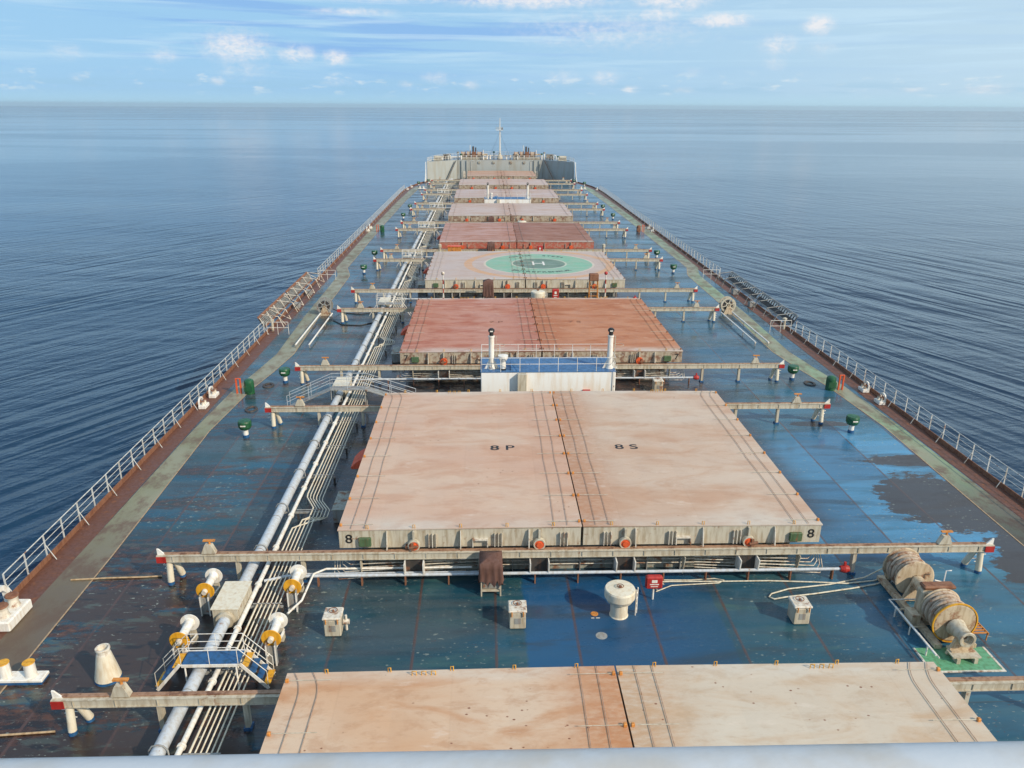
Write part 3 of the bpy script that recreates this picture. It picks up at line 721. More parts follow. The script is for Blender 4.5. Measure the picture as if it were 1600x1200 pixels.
proto = make_beam(); used = False
for h in range(9, 0, -1):
    ny, fy, hw = HATCH[h]
    for wh, y in (('near', ny - .12), ('far', fy + .28)):
        if h == 9 and wh == 'near': continue
        if h == 1 and wh == 'far': continue
        lab = 'long white track beam with red ends along the %s end of the %s' % (wh, REF[h])
        sc = (1, 1, 1) if y < 225 else (.9, 1, 1)
        if not used: proto.location = (0, y, 0); proto['label'] = lab; used = True
        else:
            o = dup(proto, lab, (0, y, 0), scale=sc if sc[0] != 1 else None)

# cross-deck pipes, one run aft of each hatch
for h in range(8, 1, -1):
    ny = HATCH[h][0]
    o = thing('cross_pipe', 'white pipe crossing the deck on low stands before the ' + REF[h], 'deck pipe', (0, ny - .55, 0), 0, 'pipes running across the deck')
    MB().tube([(-14.2, -.35, .5), (-13.6, -.12, .5), (-13.3, 0, .5), (11.9, 0, .5)], .075, 8).build('pipe', 'pipe', o)
    MB().tube([(-13.2, .25, .45), (-4.3, .25, .45)], .045, 6).build('small_pipe', 'pipe', o)
    for i in range(13):
        x = -11.9 + i * 1.95
        MB().box(x - .03, x + .03, -.1, .1, 0, .46).build('stand', 'rusty', o)
    if h in (8, 7, 6):
        MB().lathe([(0, -.2), (.14, -.2), (.2, 0), (.14, .2), (0, .2)], (12.05, 0, .5), 'x', 12).box(12.0, 12.1, -.05, .05, .6, .85).build('valve', 'red', o)
# nested small pipes below the ends of hatches 8 and 7
for h in (8, 7):
    ny = HATCH[h][0]
    for s in (-1, 1):
        sd = 'left' if s < 0 else 'right'
        o = thing('hydraulic_pipes', 'nested thin white pipes bending under the %s corner of the %s' % (sd, REF[h]), 'pipe bundle', (s * 8.6, ny, 0), 0, 'nested hydraulic pipes')
        for k in range(5):
            a = .12 * k
            MB().tube([(-s * 3.3, .25 - a * .3, .75 - a), (s * (1.9 + a), -.05 - a * .9, .75 - a), (s * (2.2 + a), .25 - a * .5, .75 - a), (s * (2.2 + a), .6, 1.0)], .025, 5).build('pipe', 'white_rusty', o)

# ------------------------------------------------------------------ LONG PIPES
def jog(x, z, y0, y1, jogs, w_):
    pts = [(x, y0, z)]
    for j in jogs:
        pts += [(x, j - w_ * .9, z), (x + .30, j - w_ * .6, z), (x + .32, j, z), (x + .62, j + .25, z), (x + .62, j + 1.0 + w_ * .3, z), (x + .05, j + 2.0 + w_ * .5, z), (x, j + 2.3 + w_ * .6, z)]
    pts.append((x, y1, z)); return pts
mp = thing('main_pipe', 'thickest pale grey pipe running down the left deck to the bow', 'deck pipe', (-14.95, 0, 0))
mb = MB(); y = 2.0
gaps = [26.6, 53.2, 80, 105, 132, 159.5, 187, 212]
mb.cyl((0, 2, .68), (0, 216, .68), .235, n=20); mb.tube([(0, 216, .68), (0, 218, .9), (.4, 219, 1.2), (1.6, 220, 1.3)], .24, 12)
mb.build('pipe', 'pipe', mp)
for i in range(69): MB().cyl((0, 4 + i * 3.1, .68), (0, 4.04 + i * 3.1, .68), .245, n=20).build('pipe_joint', 'grey', mp)
sp = thing('second_pipe', 'medium white pipe just right of the thickest pipe on the left deck', 'deck pipe', (-14.33, 0, 0))
mb = MB().cyl((0, 2, .6), (0, 215, .6), .10, n=12)
for i in range(70): mb.cyl((0, 5 + i * 3.05, .6), (0, 5.08 + i * 3.05, .6), .15, n=12)
mb.build('pipe', 'white', sp)
ords = ['first', 'second', 'third', 'fourth', 'fifth', 'sixth']
for k in range(6):
    x = -14.02 + .18 * k
    o = MB().tube(jog(x, .52, 2, 214, [35.2, 66, 93, 117, 143], (5 - k) * .18), .030 if k else .042, 6).build('thin_pipe', 'ivory')
    tag(o, '%s thin white pipe counted rightwards from the medium pipe on the left deck' % ords[k], 'thin pipe', 'thin pipes on the left deck')


def make_support():
    T = thing('pipe_support', 'x', 'pipe support', (0, 0, 0), 0, 'low steel supports under the long deck pipes')
    MB().box(-15.35, -12.95, -.05, .05, .36, .44).build('cross_bar', 'grey', T)
    MB().tube([(-15.27, 0, .44), (-15.25, 0, .75), (-15.13, 0, .92), (-14.95, 0, .965), (-14.77, 0, .92), (-14.65, 0, .75), (-14.63, 0, .44)], .03, 5).build('clamp', 'grey', T)
    MB().box(-14.2, -12.98, -.03, .03, .545, .575).build('clamp_strip', 'grey', T)
    for x in (-15.3, -14.15, -13.0): MB().box(x - .05, x + .05, -.05, .05, 0, .36).build('leg', 'dark', T)
    return T
p0 = make_support(); first = True
for i in range(48):
    y = 20 + i * 4.05
    if any(abs(y - 1 - (g_)) < 1.2 for g_ in gaps): pass
    lab = 'low steel support under the long deck pipes on the left deck'
    if first: p0.location = (0, y, 0); p0['label'] = lab; first = False
    else: dup(p0, lab, (0, y, 0))

# joint boxes over the thick pipe
names = ['beside the yellow disc rollers', 'below the long grey ramp', 'before the helipad hatch', 'just beyond the helipad hatch', 'beyond the rusty hatch', 'beside the far white deckhouse', 'before the second hatch from the bow', 'nearest the bow']
def make_jbox():
    T = thing('pipe_box', 'x', 'pipe box', (0, 0, 0), 0, 'cream boxes covering the thick pipe joints')
    MB().box(-.55, .5, -.95, .95, .22, 1.12, .03).build('casing', 'cream', T)
    MB().box(-.59, .54, -.99, .99, 1.121, 1.16).build('lid', 'ivory', T)
    MB().cyl((-.02, -1.15, .68), (-.02, -.952, .68), .36, n=18).build('flange', 'cream', T); MB().cyl((-.02, .952, .68), (-.02, 1.1, .68), .36, n=18).build('flange', 'cream', T)
    return T
jb = None
for i, y in enumerate([27.9, 54.6, 80.2, 105, 132, 159, 186.5, 211.5]):
    lab = 'cream box over the thick pipe joint ' + names[i]
    if jb is None: jb = make_jbox(); jb.location = (-14.93, y, 0); jb['label'] = lab
    else: dup(jb, lab, (-14.93, y, 0))
# branch pipes by the blue step-over
o = MB().tube([(-13.98 + 1.4, 27.4, .55), (-12.2, 28.3, .55), (-12.1, 30.2, .6), (-11.6, 30.6, .6), (-5, 30.6, .6)], .05, 7).build('branch_pipe', 'white')
tag(o, 'thin white branch pipe bending right between the yellow disc rollers', 'branch pipe')
o = MB().tube([(-12.75, 24.8, .5), (-12.55, 25.6, .5), (-12.5, 26.4, .5), (-12.8, 27.0, .5)], .04, 6).build('branch_pipe', 'white')
tag(o, 'short kinked white pipe left of the near right disc roller', 'branch pipe')

# ------------------------------------------------------------------ STEP-OVERS
def railing_mesh(mb, p, q, h_=.95, n=2, r=.016, mids=1):
    p, q = Vector(p), Vector(q)
    for i in range(n + 1):
        a = p.lerp(q, i / n); mb.cyl(a, a + Vector((0, 0, h_)), r, n=6)
    for k in range(mids + 1):
        z = Vector((0, 0, h_ * (1 - k * .45))); mb.cyl(p + z, q + z, r, n=6)

st_ = thing('step_over', 'blue step-over platform with yellow stair treads crossing the pipes in the foreground', 'step-over', (-14.45, 23.95, 0))
MB().box(-1.0, 1.05, -.38, .38, 1.12, 1.17).build('platform', 'blue', st_)
MB().box(-1.0, 1.05, -.42, -.382, 1.08, 1.19).box(-1.0, 1.05, .382, .42, 1.08, 1.19).build('platform_edge', 'white', st_)
for s in (-1, 1):
    xo = 1.05 if s > 0 else -1.0
    mb = MB()
    for yy in (-.42, .39):
        mb.poly([(xo, yy, 1.17), (xo + s * .95, yy, .05), (xo + s * 1.05, yy, .12), (xo + s * .1, yy, 1.24), (xo, yy + .03, 1.17), (xo + s * .95, yy + .03, .05), (xo + s * 1.05, yy + .03, .12), (xo + s * .1, yy + .03, 1.24)],
                [(0, 1, 2, 3), (4, 7, 6, 5), (0, 4, 5, 1), (1, 5, 6, 2), (2, 6, 7, 3), (3, 7, 4, 0)])
    mb.build('stringer', 'white', st_)
    for k in range(4):
        x = xo + s * (.10 + .24 * k); z = 1.08 - .27 * k
        MB().box(min(x, x + s * .24), max(x, x + s * .24), -.385, .385, z - .03, z).build('tread', 'yellow' if k in (0, 3) else 'blue', st_)
    mb = MB()
    for yy in (-.4, .4):
        mb.tube([(xo + s * 1.0, yy, .05), (xo + s * 1.0, yy, .85), (xo, yy, 1.92)], .015, 6)
        if yy > 0: mb.tube([(xo + s * 1.0, yy, .45), (xo, yy, 1.5)], .013, 6)
    mb.build('stair_rail', 'white', st_)
    for yy in (-.36, .36): MB().cyl((xo - s * .1, yy, 0), (xo - s * .1, yy, 1.12), .035, n=8).build('leg', 'white', st_)
mb = MB()
railing_mesh(mb, (-1.0, .4, 1.17), (1.05, .4, 1.17), .75, 2, .014)
railing_mesh(mb, (-1.0, -.4, 1.17), (1.05, -.4, 1.17), .75, 2, .014, 0)
mb.build('guard_rail', 'white', st_)

# grey ramp over the pipes before hatch 7
rp = thing('ramp_bridge', 'long grey access ramp with white handrails rising over the pipes behind hatch 8', 'ramp', (-14.4, 52.2, 0))
pts = [(-4.0, 0.1), (-.9, 1.5), (1.5, 1.5), (5.0, .3)]
mb = MB()
for (a, za), (b_, zb) in zip(pts, pts[1:]):
    mb.poly([(a, -.4, za), (b_, -.4, zb), (b_, .4, zb), (a, .4, za), (a, -.4, za - .06), (b_, -.4, zb - .06), (b_, .4, zb - .06), (a, .4, za - .06)],
            [(0, 1, 2, 3), (4, 7, 6, 5), (0, 4, 5, 1), (2, 6, 7, 3), (1, 5, 6, 2), (0, 3, 7, 4)])
mb.build('walkway', 'grey', rp)
for yy in (-.4, .4):
    mb = MB()
    for hh in (.95, .5): mb.tube([(a, yy, z + hh) for a, z in pts], .022, 6)
    for (a, za), (b_, zb) in zip(pts, pts[1:]):
        for q in range(3): mb.cyl((a + (b_ - a) * q / 2, yy, za + (zb - za) * q / 2), (a + (b_ - a) * q / 2, yy, za + (zb - za) * q / 2 + .95), .02, n=6)
    mb.build('handrail', 'pipe', rp)
mb = MB()
for x, z in ((-.9, 1.45), (1.5, 1.45)):
    for yy in (-.3, .3): MB().cyl((x, yy, 0), (x, yy, z), .04, n=8).build('leg', 'grey', rp)

# smaller step-overs in the further gaps
def make_step():
    T = thing('step_over', 'x', 'step-over', (0, 0, 0), 0, 'small pipe step-overs between the hatches')
    MB().box(-1.3, 1.3, -.4, .4, 1.2, 1.25).build('platform', 'grey', T)
    mb = MB()
    for yy in (-.4, .4): railing_mesh(mb, (-1.3, yy, 1.25), (1.3, yy, 1.25), .95, 3, .025)
    mb.build('guard_rail', 'white', T)
    mb = MB()
    for s in (-1, 1):
        for yy in (-.4, .4):
            mb.cyl((s * 1.3, yy, 1.2), (s * 2.1, yy, .05), .03, n=6); mb.cyl((s * 1.25, yy, 0), (s * 1.25, yy, 1.2), .035, n=6)
    mb.build('ladder', 'white', T)
    return T
s0 = None
for y, nm in ((78.3, 'between hatch 7 and the helipad hatch'), (104.2, 'between the helipad hatch and the rusty hatch'), (131, 'between the rusty hatch and the next one forward'), (158.5, 'beside the far white deckhouse'), (185.5, 'before the second hatch from the bow')):
    lab = 'small railed step-over across the pipes ' + nm
    if s0 is None: s0 = make_step(); s0.location = (-14.2, y, 0); s0['label'] = lab
    else: dup(s0, lab, (-14.2, y, 0))

# ------------------------------------------------------------------ ROLLER STANDS
def make_roller():
    T = thing('pedestal_roller', 'x', 'roller', (0, 0, 0), 0, 'pedestal rollers with yellow discs')
    MB().lathe([(0, 0), (.37, 0), (.37, .035), (0, .035)], (0, 0, 1.08), 'y', 28).lathe([(.37, .0), (.39, .02), (.37, .035)], (0, 0, 1.08), 'y', 28).build('near_disc', 'yellow', T)
    MB().lathe([(0, 1.12), (.37, 1.12), (.37, 1.16), (0, 1.16)], (0, 0, 1.08), 'y', 28).build('far_disc', 'white', T)
    MB().lathe([(.19, .036), (.175, .06), (.165, .55), (.175, 1.05), (.22, 1.119)], (0, 0, 1.08), 'y', 20).build('drum', 'white', T)
    MB().lathe([(0, -.16), (.10, -.16), (.12, -.002)], (0, 0, 1.08), 'y', 14).build('axle_cap', 'white_rusty', T)
    MB().box(-.19, -.15, -.2, -.02, 0, 1.0).box(.15, .19, -.2, -.02, 0, 1.0).box(-.15, .15, -.16, -.05, .04, .8).build('stand', 'grey', T)
    MB().box(-.20, -.15, -.24, -.202, 0, .92).box(.15, .20, -.24, -.202, 0, .92).build('stand_edge', 'white', T)
    MB().prism([(1.2, 0), (1.5, 0), (1.28, 1.05), (1.2, 1.05)], 'x', -.1, .1).build('rear_stand', 'cream', T)
    MB().cyl((.16, -.1, .7), (.12, 1.3, .4), .035, n=8).build('brace', 'white', T)
    return T
r0 = None
for x, y, nm in ((-16.08, 25.05, 'left of the blue step-over platform'), (-12.62, 25.1, 'right of the blue step-over stairs'), (-16.2, 28.3, 'left of the cream pipe box'), (-12.6, 28.5, 'at the left end of the cross-deck pipe')):
    lab = 'yellow disc pedestal roller ' + nm
    if r0 is None: r0 = make_roller(); r0.location = (x, y, 0); r0['label'] = lab
    else: dup(r0, lab, (x, y, 0))

# cone vent post
o = thing('conical_post', 'tall white tapering post with rusty open top on the brown left foreground deck', 'post', (-18.6, 24.35, 0)); o.scale = (.78, .78, .80)
MB().lathe([(.60, .12), (.58, .2), (.34, 1.38), (.33, 1.42)], n=28).build('body', 'ivory', o)
MB().lathe([(.62, 0), (.61, .12)], n=28).build('base_band', 'blue', o)
MB().lathe([(.33, 1.42), (.30, 1.5), (.30, 1.62), (.34, 1.66), (.33, 1.74), (.25, 1.74), (.24, 1.5), (0, 1.5)], n=24).build('collar', 'white_rusty', o)

# bitts
def make_bitts():
    T = thing('mooring_bitts', 'x', 'bitts', (0, 0, 0), 0, 'double mooring bitts')
    MB().box(-1.15, 1.15, -.32, .32, .12, .28, .03).build('base', 'white', T)
    MB().box(-1.1, 1.1, -.3, .3, 0, .119).build('foot', 'blue', T)
    for x in (-.55, .55):
        p_ = MB().lathe([(.24, .28), (.23, .9), (.23, .98), (0, .98)], (x, 0, 0), n=20).build('post', 'white', T)
        MB().lathe([(0, .981), (.25, .981), (.26, 1.0), (.25, 1.02), (0, 1.02)], (x, 0, 0), n=20).build('cap', 'yellow', p_)
    return T
FZ_ = 5.36
b0 = make_bitts(); b0.scale = (.85, .85, .82); b0.location = (-21.85, 24.3, 0); b0['label'] = 'white double mooring bitts with yellow caps in the lower left corner'
for x, y, nm in ((-20.8, 206, 'on the left before the forecastle'), (20.8, 206, 'on the right before the forecastle'), (-7, 250, 'left of the foremast on the forecastle'), (7, 250, 'right of the foremast on the forecastle')):
    dup(b0, 'pale mooring bitts ' + nm, (x, y, FZ_ if y > 240 else 0))

# roller fairleads
def make_fair():
    T = thing('roller_fairlead', 'x', 'fairlead', (0, 0, 0), 0, 'white roller fairleads on the gunwale')
    MB().box(-.45, .55, -.85, .85, .02, .48, .05).build('base', 'white', T)
    # arch
    outer = [(-.8, .48), (-.8, 1.0), (-.55, 1.35), (-.2, 1.45), (.2, 1.45), (.55, 1.35), (.8, 1.0), (.8, .48)]
    inner = [(-.6, .48), (-.58, .95), (-.4, 1.18), (-.15, 1.25), (.15, 1.25), (.4, 1.18), (.58, .95), (.6, .48)]
    mb = MB()
    n = len(outer)
    for i in range(n - 1):
        a, b_, c_, d = outer[i], outer[i + 1], inner[i + 1], inner[i]
        vs = [(-.42, *q) for q in (a, b_, c_, d)] + [(-.22, *q) for q in (a, b_, c_, d)]
        mb.poly(vs, [(0, 1, 2, 3), (4, 7, 6, 5), (0, 4, 5, 1), (2, 6, 7, 3)])
    mb.build('arch', 'white', T)
    for y in (-.38, .38):
        r_ = MB().lathe([(.26, .48), (.22, .6), (.20, .8), (.24, .92)], (.1, y, 0), n=18).build('roller', 'white_rusty', T)
        MB().lathe([(.24, .92), (.27, .95), (.25, 1.0), (0, 1.02)], (.1, y, 0), n=18).build('roller_cap', 'rusty', r_)
    return T
f0 = make_fair(); f0.location = (-24.35, 28.0, 0); f0['label'] = 'large white roller fairlead cut off by the left picture edge'
for x, y, rz, nm in ((-24.5, 52.4, 0, 'nearer of two left of the green tank'), (-24.5, 54.6, 0, 'farther of two left of the green tank'), (24.5, 52.3, pi, 'nearer of two right of the green tank'), (24.5, 54.9, pi, 'farther of two right of the green tank'),
                     (-24.5, 135.0, 0, 'nearer of two far up the left rail'), (-24.5, 138.2, 0, 'farther of two far up the left rail'), (24.5, 135.0, pi, 'nearer of two far up the right rail'), (24.5, 138.2, pi, 'farther of two far up the right rail'),
                     (-24.3, 205, 0, 'on the left gunwale near the bow'), (-23.8, 211, 0, 'on the left gunwale nearest the forecastle'), (24.3, 205, pi, 'on the right gunwale near the bow')):
    dup(f0, 'white roller fairlead, ' + nm, (x, y, 0), rz, (.5, .5, .55))

# ------------------------------------------------------------------ VENTS
def make_vent():
    T = thing('air_vent', 'x', 'air vent', (0, 0, 0), 0, 'green headed tank air vents')
    MB().cyl((0, 0, 0), (0, 0, .2), .2, n=14).build('foot', 'blue', T)
    MB().cyl((0, 0, .2), (0, 0, .55), .17, n=14).build('stem', 'white', T)
    MB().lathe([(.17, .55), (.33, .62), (.42, .78), (.43, 1.08), (.39, 1.18), (0, 1.2)], n=20).build('head', 'green', T)
    MB().box(-.16, .16, -.445, -.40, .9, .98).build('plate', 'white', T)
    return T
v0 = None
rows = [(47.0, 'beside the hatch marked 8'), (57.6, 'at the beam end of the hatch marked 7'), (99.2, 'beside the helipad hatch'), (109.6, 'before the rusty hatch'), (150, 'nearer than the far white deckhouse'), (163.6, 'beside the far white deckhouse'), (215, 'nearer of two beside the forecastle'), (222, 'farther of two beside the forecastle')]
for y, nm in rows:
    for s in (-1, 1):
        x = s * (19.95 if y < 200 else (22.3 if y < 218 else 20.2)); sd = 'left' if s < 0 else 'right'
        lab = 'green headed air vent, %s side, %s' % (sd, nm)
        if v0 is None: v0 = make_vent(); v0.location = (x, y, 0); v0['label'] = lab
        else: dup(v0, lab, (x, y, 0))


def make_tank(body, lab, loc, s):
    T = thing('deck_locker', lab, 'deck locker', loc, 0, 'round lockers beside the walkways')
    MB().lathe([(.36, 0), (.36, .9), (.33, 1.02), (.18, 1.12), (0, 1.14)], n=18).build('body', body, T)
    MB().box(-.3, .3, -.4, -.34, .25, .7).build('panel', body, T)
    fr = MB()
    for x in (.62, .92): fr.box(s * x - .05, s * x + .05, -.12, .0, 0, 1.15)
    fr.box(min(s * .57, s * .97), max(s * .57, s * .97), -.12, 0, 1.151, 1.2); fr.build('frame', 'redcap', T)
    return T
make_tank('green', 'green round locker with red frame by the left walkway behind hatch 8', (-22.05, 55.3, 0), -1)
make_tank('green', 'green round locker with red frame by the right walkway behind hatch 8', (22.05, 55.3, 0), 1)
make_tank('green', 'small green locker far up the left walkway', (-22.0, 134.5, 0), -1)
make_tank('rusty', 'small rust brown locker far up the right walkway', (22.0, 134.5, 0), 1)
# sounding rings on deck
for x, y, nm in ((-21.1, 56.9, 'inboard of the left green locker'), (-21.0, 51.9, 'nearer than the left green locker'), (21.0, 56.6, 'inboard of the right green locker')):
    o = MB().lathe([(.25, .005), (.27, .08), (.42, .08), (.44, .005)], n=24).build('manhole', 'dark', loc=(x, y, 0))
    tag(o, 'dark oval manhole rim on the deck ' + nm, 'manhole', 'oval manholes'); o.scale = (1, 1.3, 1)

# small square hatches
def make_hatchbox():
    T = thing('access_hatch', 'x', 'access hatch', (0, 0, 0), 0, 'cream booby hatches on deck')
    MB().box(-.40, .40, -.42, .42, 0, .92, .06).build('body', 'cream', T)
    MB().box(-.45, .45, -.47, .47, .921, 1.05, .04).build('lid', 'white_rusty', T)
    for x in (-.28, .28): MB().cyl((x, -.49, .75), (x, -.49, 1.0), .03, n=6).build('dog', 'orange', T)
    MB().cyl((0, .1, 1.05), (0, .1, 1.12), .06, n=8).tube([(.2 * cos(a * pi / 6), .1 + .2 * sin(a * pi / 6), 1.12) for a in range(12)], .02, 5, True).build('handwheel', 'rusty', T)
    MB().box(-.16, .16, -.432, -.422, .3, .62).build('plate', 'grey', T)
    return T
a0 = make_hatchbox(); a0.scale = (.85, .85, .88); a0.location = (-10.6, 26.9, 0); a0['label'] = 'small cream access hatch with side valve, left on the teal deck'
MB().cyl((.45, 0, .55), (.75, 0, .55), .13, n=10).cyl((.6, 0, .1), (.6, 0, .9), .06, n=8).build('side_valve', 'white_rusty', a0)
for x, y, nm in ((-3.07, 27.2, 'plain cream access hatch on the royal blue deck below the brown tarpaulin'), (8.8, 27.2, 'cream access hatch with slotted window beside the looped hose'), (8.7, 55.3, 'cream access hatch right of the white deckhouse')):
    o = make_hatchbox(); o.scale = (.85, .85, .88); o.location = (x, y, 0); o['label'] = nm

# mushroom ventilators
def make_mush():
    T = thing('mushroom_ventilator', 'x', 'ventilator', (0, 0, 0), 0, 'large mushroom ventilators')
    MB().lathe([(.46, 0), (.42, .06), (.42, .72), (.45, .76)], n=28).build('stem', 'ivory', T)
    h_ = MB().lathe([(.44, .76), (.62, .86), (.70, 1.02), (.72, 1.05), (.74, 1.07), (.74, 1.42), (.70, 1.5), (0, 1.55)], n=40).build('head', 'ivory', T)
    MB().cyl((0, 0, 1.54), (0, 0, 1.62), .08, n=10).tube([(.16 * cos(a * pi / 5), .16 * sin(a * pi / 5), 1.62) for a in range(10)], .02, 5, True).build('handwheel', 'rusty', h_)
    mb = MB(); mb.cyl((.78, -.1, 0), (.78, -.1, 1.45), .025, n=6).cyl((.88, .1, 0), (.88, .1, 1.45), .025, n=6)
    for k in range(4): mb.cyl((.78, -.1, .3 + k * .3), (.88, .1, .3 + k * .3), .02, n=6)
    mb.build('ladder', 'white', T)
    return T
m0 = make_mush(); m0.location = (1.28, 27.75, 0); m0.scale = (.88, .88, .88); m0['label'] = 'large white mushroom ventilator standing on the royal blue deck'
dup(m0, 'white mushroom ventilator seen beyond the far edge of hatch 7', (1.1, 79.6, 0), scale=(1, 1, 1.45))
dup(m0, 'small white mushroom ventilator beyond the rusty hatch', (1.7, 131.5, 0), scale=(1, 1, 1.5))

# red hose boxes
def make_redbox(lab, loc, sc=None):
    T = thing('hose_box', lab, 'hose box', loc, 0, 'red fire hose boxes')
    MB().cyl((0, .06, 0), (0, .06, .58), .045, n=8).build('post', 'white', T)
    o = MB().box(-.36, .36, -.08, .2, .58, 1.2, .06).build('casing', 'red', T)
    MB().box(-.12, .12, -.092, -.081, .92, 1.06).box(-.2, .2, -.092, -.081, .82, .86).box(-.16, .16, -.092, -.081, .72, .75).build('marking', 'white', T)
    if sc: T.scale = (1, 1, sc)
    return T
make_redbox('red fire hose box on a white post right of the mushroom ventilator', (2.95, 28.75, 0))
make_redbox('red box showing behind the far edge of hatch 7', (3.0, 80.2, 0), 1.9)
make_redbox('small red box between the helipad and the rusty hatch', (3.1, 106.5, 0), 2.0)

# tarp covered gear
def make_tarp(lab, loc, sc=None):
    T = thing('covered_gear', lab, 'covered gear', loc, 0, 'deck gear under brown tarpaulin')
    mb = MB()
    for x in (-.42, .42):
        mb.box(x - .03, x + .03, -.52, -.46, 0, 1.3).box(x - .03, x + .03, .40, .46, 0, 1.3)
    mb.box(-.40, .40, -.5, .44, .26, .32); mb.build('frame', 'cream', T)
    MB().box(-.38, .38, -.40, .36, .321, .8, .05).build('gear', 'grey', T)
    N = 14; vs = []; fs_ = []
    ring = []
    for i in range(4 * N):
        t_ = i / N; k = int(t_); u = t_ - k
        ring.append([(-.5 + u, -.58), (.5, -.58 + u * 1.1), (.5 - u, .52), (-.5, .52 - u * 1.1)][k])
    rnd = random.Random(3)
    prof = [(1.0, 1.9, 0), (1.02, 1.6, .02), (1.0, 1.3, .05), (1.02, 1.0, .07), (1.04, .75, .09)]
    jit = [rnd.uniform(-.12, .12) for _ in ring]; low = [rnd.uniform(-.18, .2) for _ in ring]
    for sc_, z_, a_ in prof:
        for i, (x, y) in enumerate(ring):
            f = 1 + a_ * sin(i * 1.55) + jit[i] * a_ * 4
            vs.append((x * sc_ * f, y * sc_ * f, z_ + (low[i] if z_ < .9 else 0)))
    n4 = len(ring)
    for r_ in range(len(prof) - 1):
        for i in range(n4): fs_.append((r_ * n4 + i, r_ * n4 + (i + 1) % n4, (r_ + 1) * n4 + (i + 1) % n4, (r_ + 1) * n4 + i))
    top = len(vs); vs.append((0.05, 0, 2.08))
    for i in range(n4): fs_.append((i, (i + 1) % n4, top))
    MB().poly(vs, fs_, True).build('tarpaulin', 'tarp', T)
    if sc: T.scale = sc
    return T
make_tarp('dark brown tarpaulin over a frame in front of the hatch marked 8', (-4.15, 29.7, 0), (1, 1, .88))
make_tarp('brown covered gear in front of the helipad hatch', (-4.1, 81.5, 0), (1.1, 1, 1.5))
make_tarp('dark covered gear in front of the rusty hatch', (-3.6, 107.4, 0), (1, 1, 1.35))
make_tarp('small dark covered gear before the far deckhouse hatch', (-3.4, 134.6, 0), (1, 1, 1.3))

# deck spot marks on the royal blue
o = MB().lathe([(0, .012), (.10, .012), (.10, .006)], n=18).lathe([(.11, .005), (.11, .02), (.16, .02), (.16, .005)], n=20).build('deck_plug', 'orange', loc=(.25, 27.8, 0)); tag(o, 'small orange ringed plug on the royal blue deck', 'deck plug')
MB().box(-.17, -.04, -.3, -.26, .005, .012).box(.03, .2, -.3, -.26, .005, .012).build('caption_mark', 'white', o)
o = MB().lathe([(0, .010), (.22, .010), (.24, .006)], n=24).build('deck_plug', 'grey', loc=(.35, 26.35, 0)); tag(o, 'faded grey round patch below the orange ringed plug', 'deck plug')

# hoses
o = MB().tube([(3.4, 29.2, .55), (3.6, 29.6, .2), (3.2, 30.0, .05), (4.0, 30.05, .05), (6.2, 30.0, .05), (8.5, 30.0, .05), (10.5, 29.85, .05), (12.0, 29.7, .05), (13.4, 29.9, .05), (14.1, 30.25, .05), (14.2, 30.0, .05), (13.3, 29.6, .05), (12, 29.3, .05), (10.2, 28.95, .05), (8.9, 28.75, .05), (8.3, 28.6, .05), (8.1, 28.75, .05), (8.3, 29.0, .05), (9.2, 29.35, .05), (11.2, 29.65, .05), (13.0, 30.1, .08), (14.2, 30.6, .3)], .035, 7).build('hose', 'hose')
tag(o, 'pale yellow hose looping across the deck from red box to winch', 'hose')
o = MB().tube([(3.3, 29.4, .04), (3.0, 29.9, .04), (3.3, 30.2, .04), (5, 30.15, .04), (6.1, 30.25, .04), (6.5, 30.1, .04), (6.2, 29.9, .04), (4.0, 29.75, .04), (3.2, 29.3, .04)], .028, 6).build('hose', 'hose'); tag(o, 'short pale hose coil just right of the red hose box', 'hose')
o = MB().tube([(-23.2, 30.85, .04), (-21.5, 30.95, .05), (-20, 31.0, .04), (-19.2, 31.05, .05)], .04, 6).build('rope', 'rope'); tag(o, 'faded pink line stretched across the left deck to the beam leg', 'rope')
o = MB().tube([(-24.2, 21.2, .04), (-23, 21.4, .05), (-21.5, 21.5, .04), (-19.2, 21.65, .05)], .04, 6).build('rope', 'rope'); tag(o, 'reddish line on the wet deck in the lower left corner', 'rope')

# ------------------------------------------------------------------ MOORING WINCH
W = thing('mooring_winch', 'big rusty cream double drum mooring winch on the right deck', 'winch', (14.35, 24.5, 0)); W.scale = (.93, .98, .93)
def drum(y0, y1, R, name):
    o = MB().lathe([(R * .6, y0), (R * .6, y1)], (0, 0, 1.12), 'y', 30).build(name, 'tan', W)
    for a, b_ in ((y0 - .06, y0), (y1, y1 + .06)):
        MB().lathe([(.2, a), (R - .05, a), (R, a + .02), (R, b_ - .02), (R - .05, b_), (.2, b_)], (0, 0, 1.12), 'y', 36).build('flange', 'tan', o)
    mb = MB(); n = int((y1 - y0) / .155)
    for i in range(n):
        y = y0 + .05 + i * (y1 - y0 - .10) / (n - 1); rr = R * (.86 + .04 * ((i * 7) % 3))
        mb.lathe([(rr - .10, y - .075), (rr - .03, y - .06), (rr, y - .025), (rr, y + .025), (rr - .03, y + .06), (rr - .10, y + .075)], (0, 0, 1.12), 'y', 30)
    mb.build('wound_rope', 'wire', o)
drum(1.0, 2.05, .92, 'drum'); drum(4.15, 5.25, .92, 'drum')
MB().lathe([(.93, .93), (.99, .93), (.99, .99), (.93, .99)], (0, 0, 1.12), 'y', 36).build('brake_band', 'yellow', W)
MB().lathe([(.20, .9), (.42, .86), (.33, .55), (.30, .2), (.36, .02), (.34, 0.0), (.25, 0.0), (.24, .2), (.1, .2)], (0, 0, 1.0), 'y', 24).build('warping_head', 'cream', W)
MB().cyl((0, .9, 1.12), (0, 5.6, 1.12), .17, n=16).build('shaft', 'tan', W)
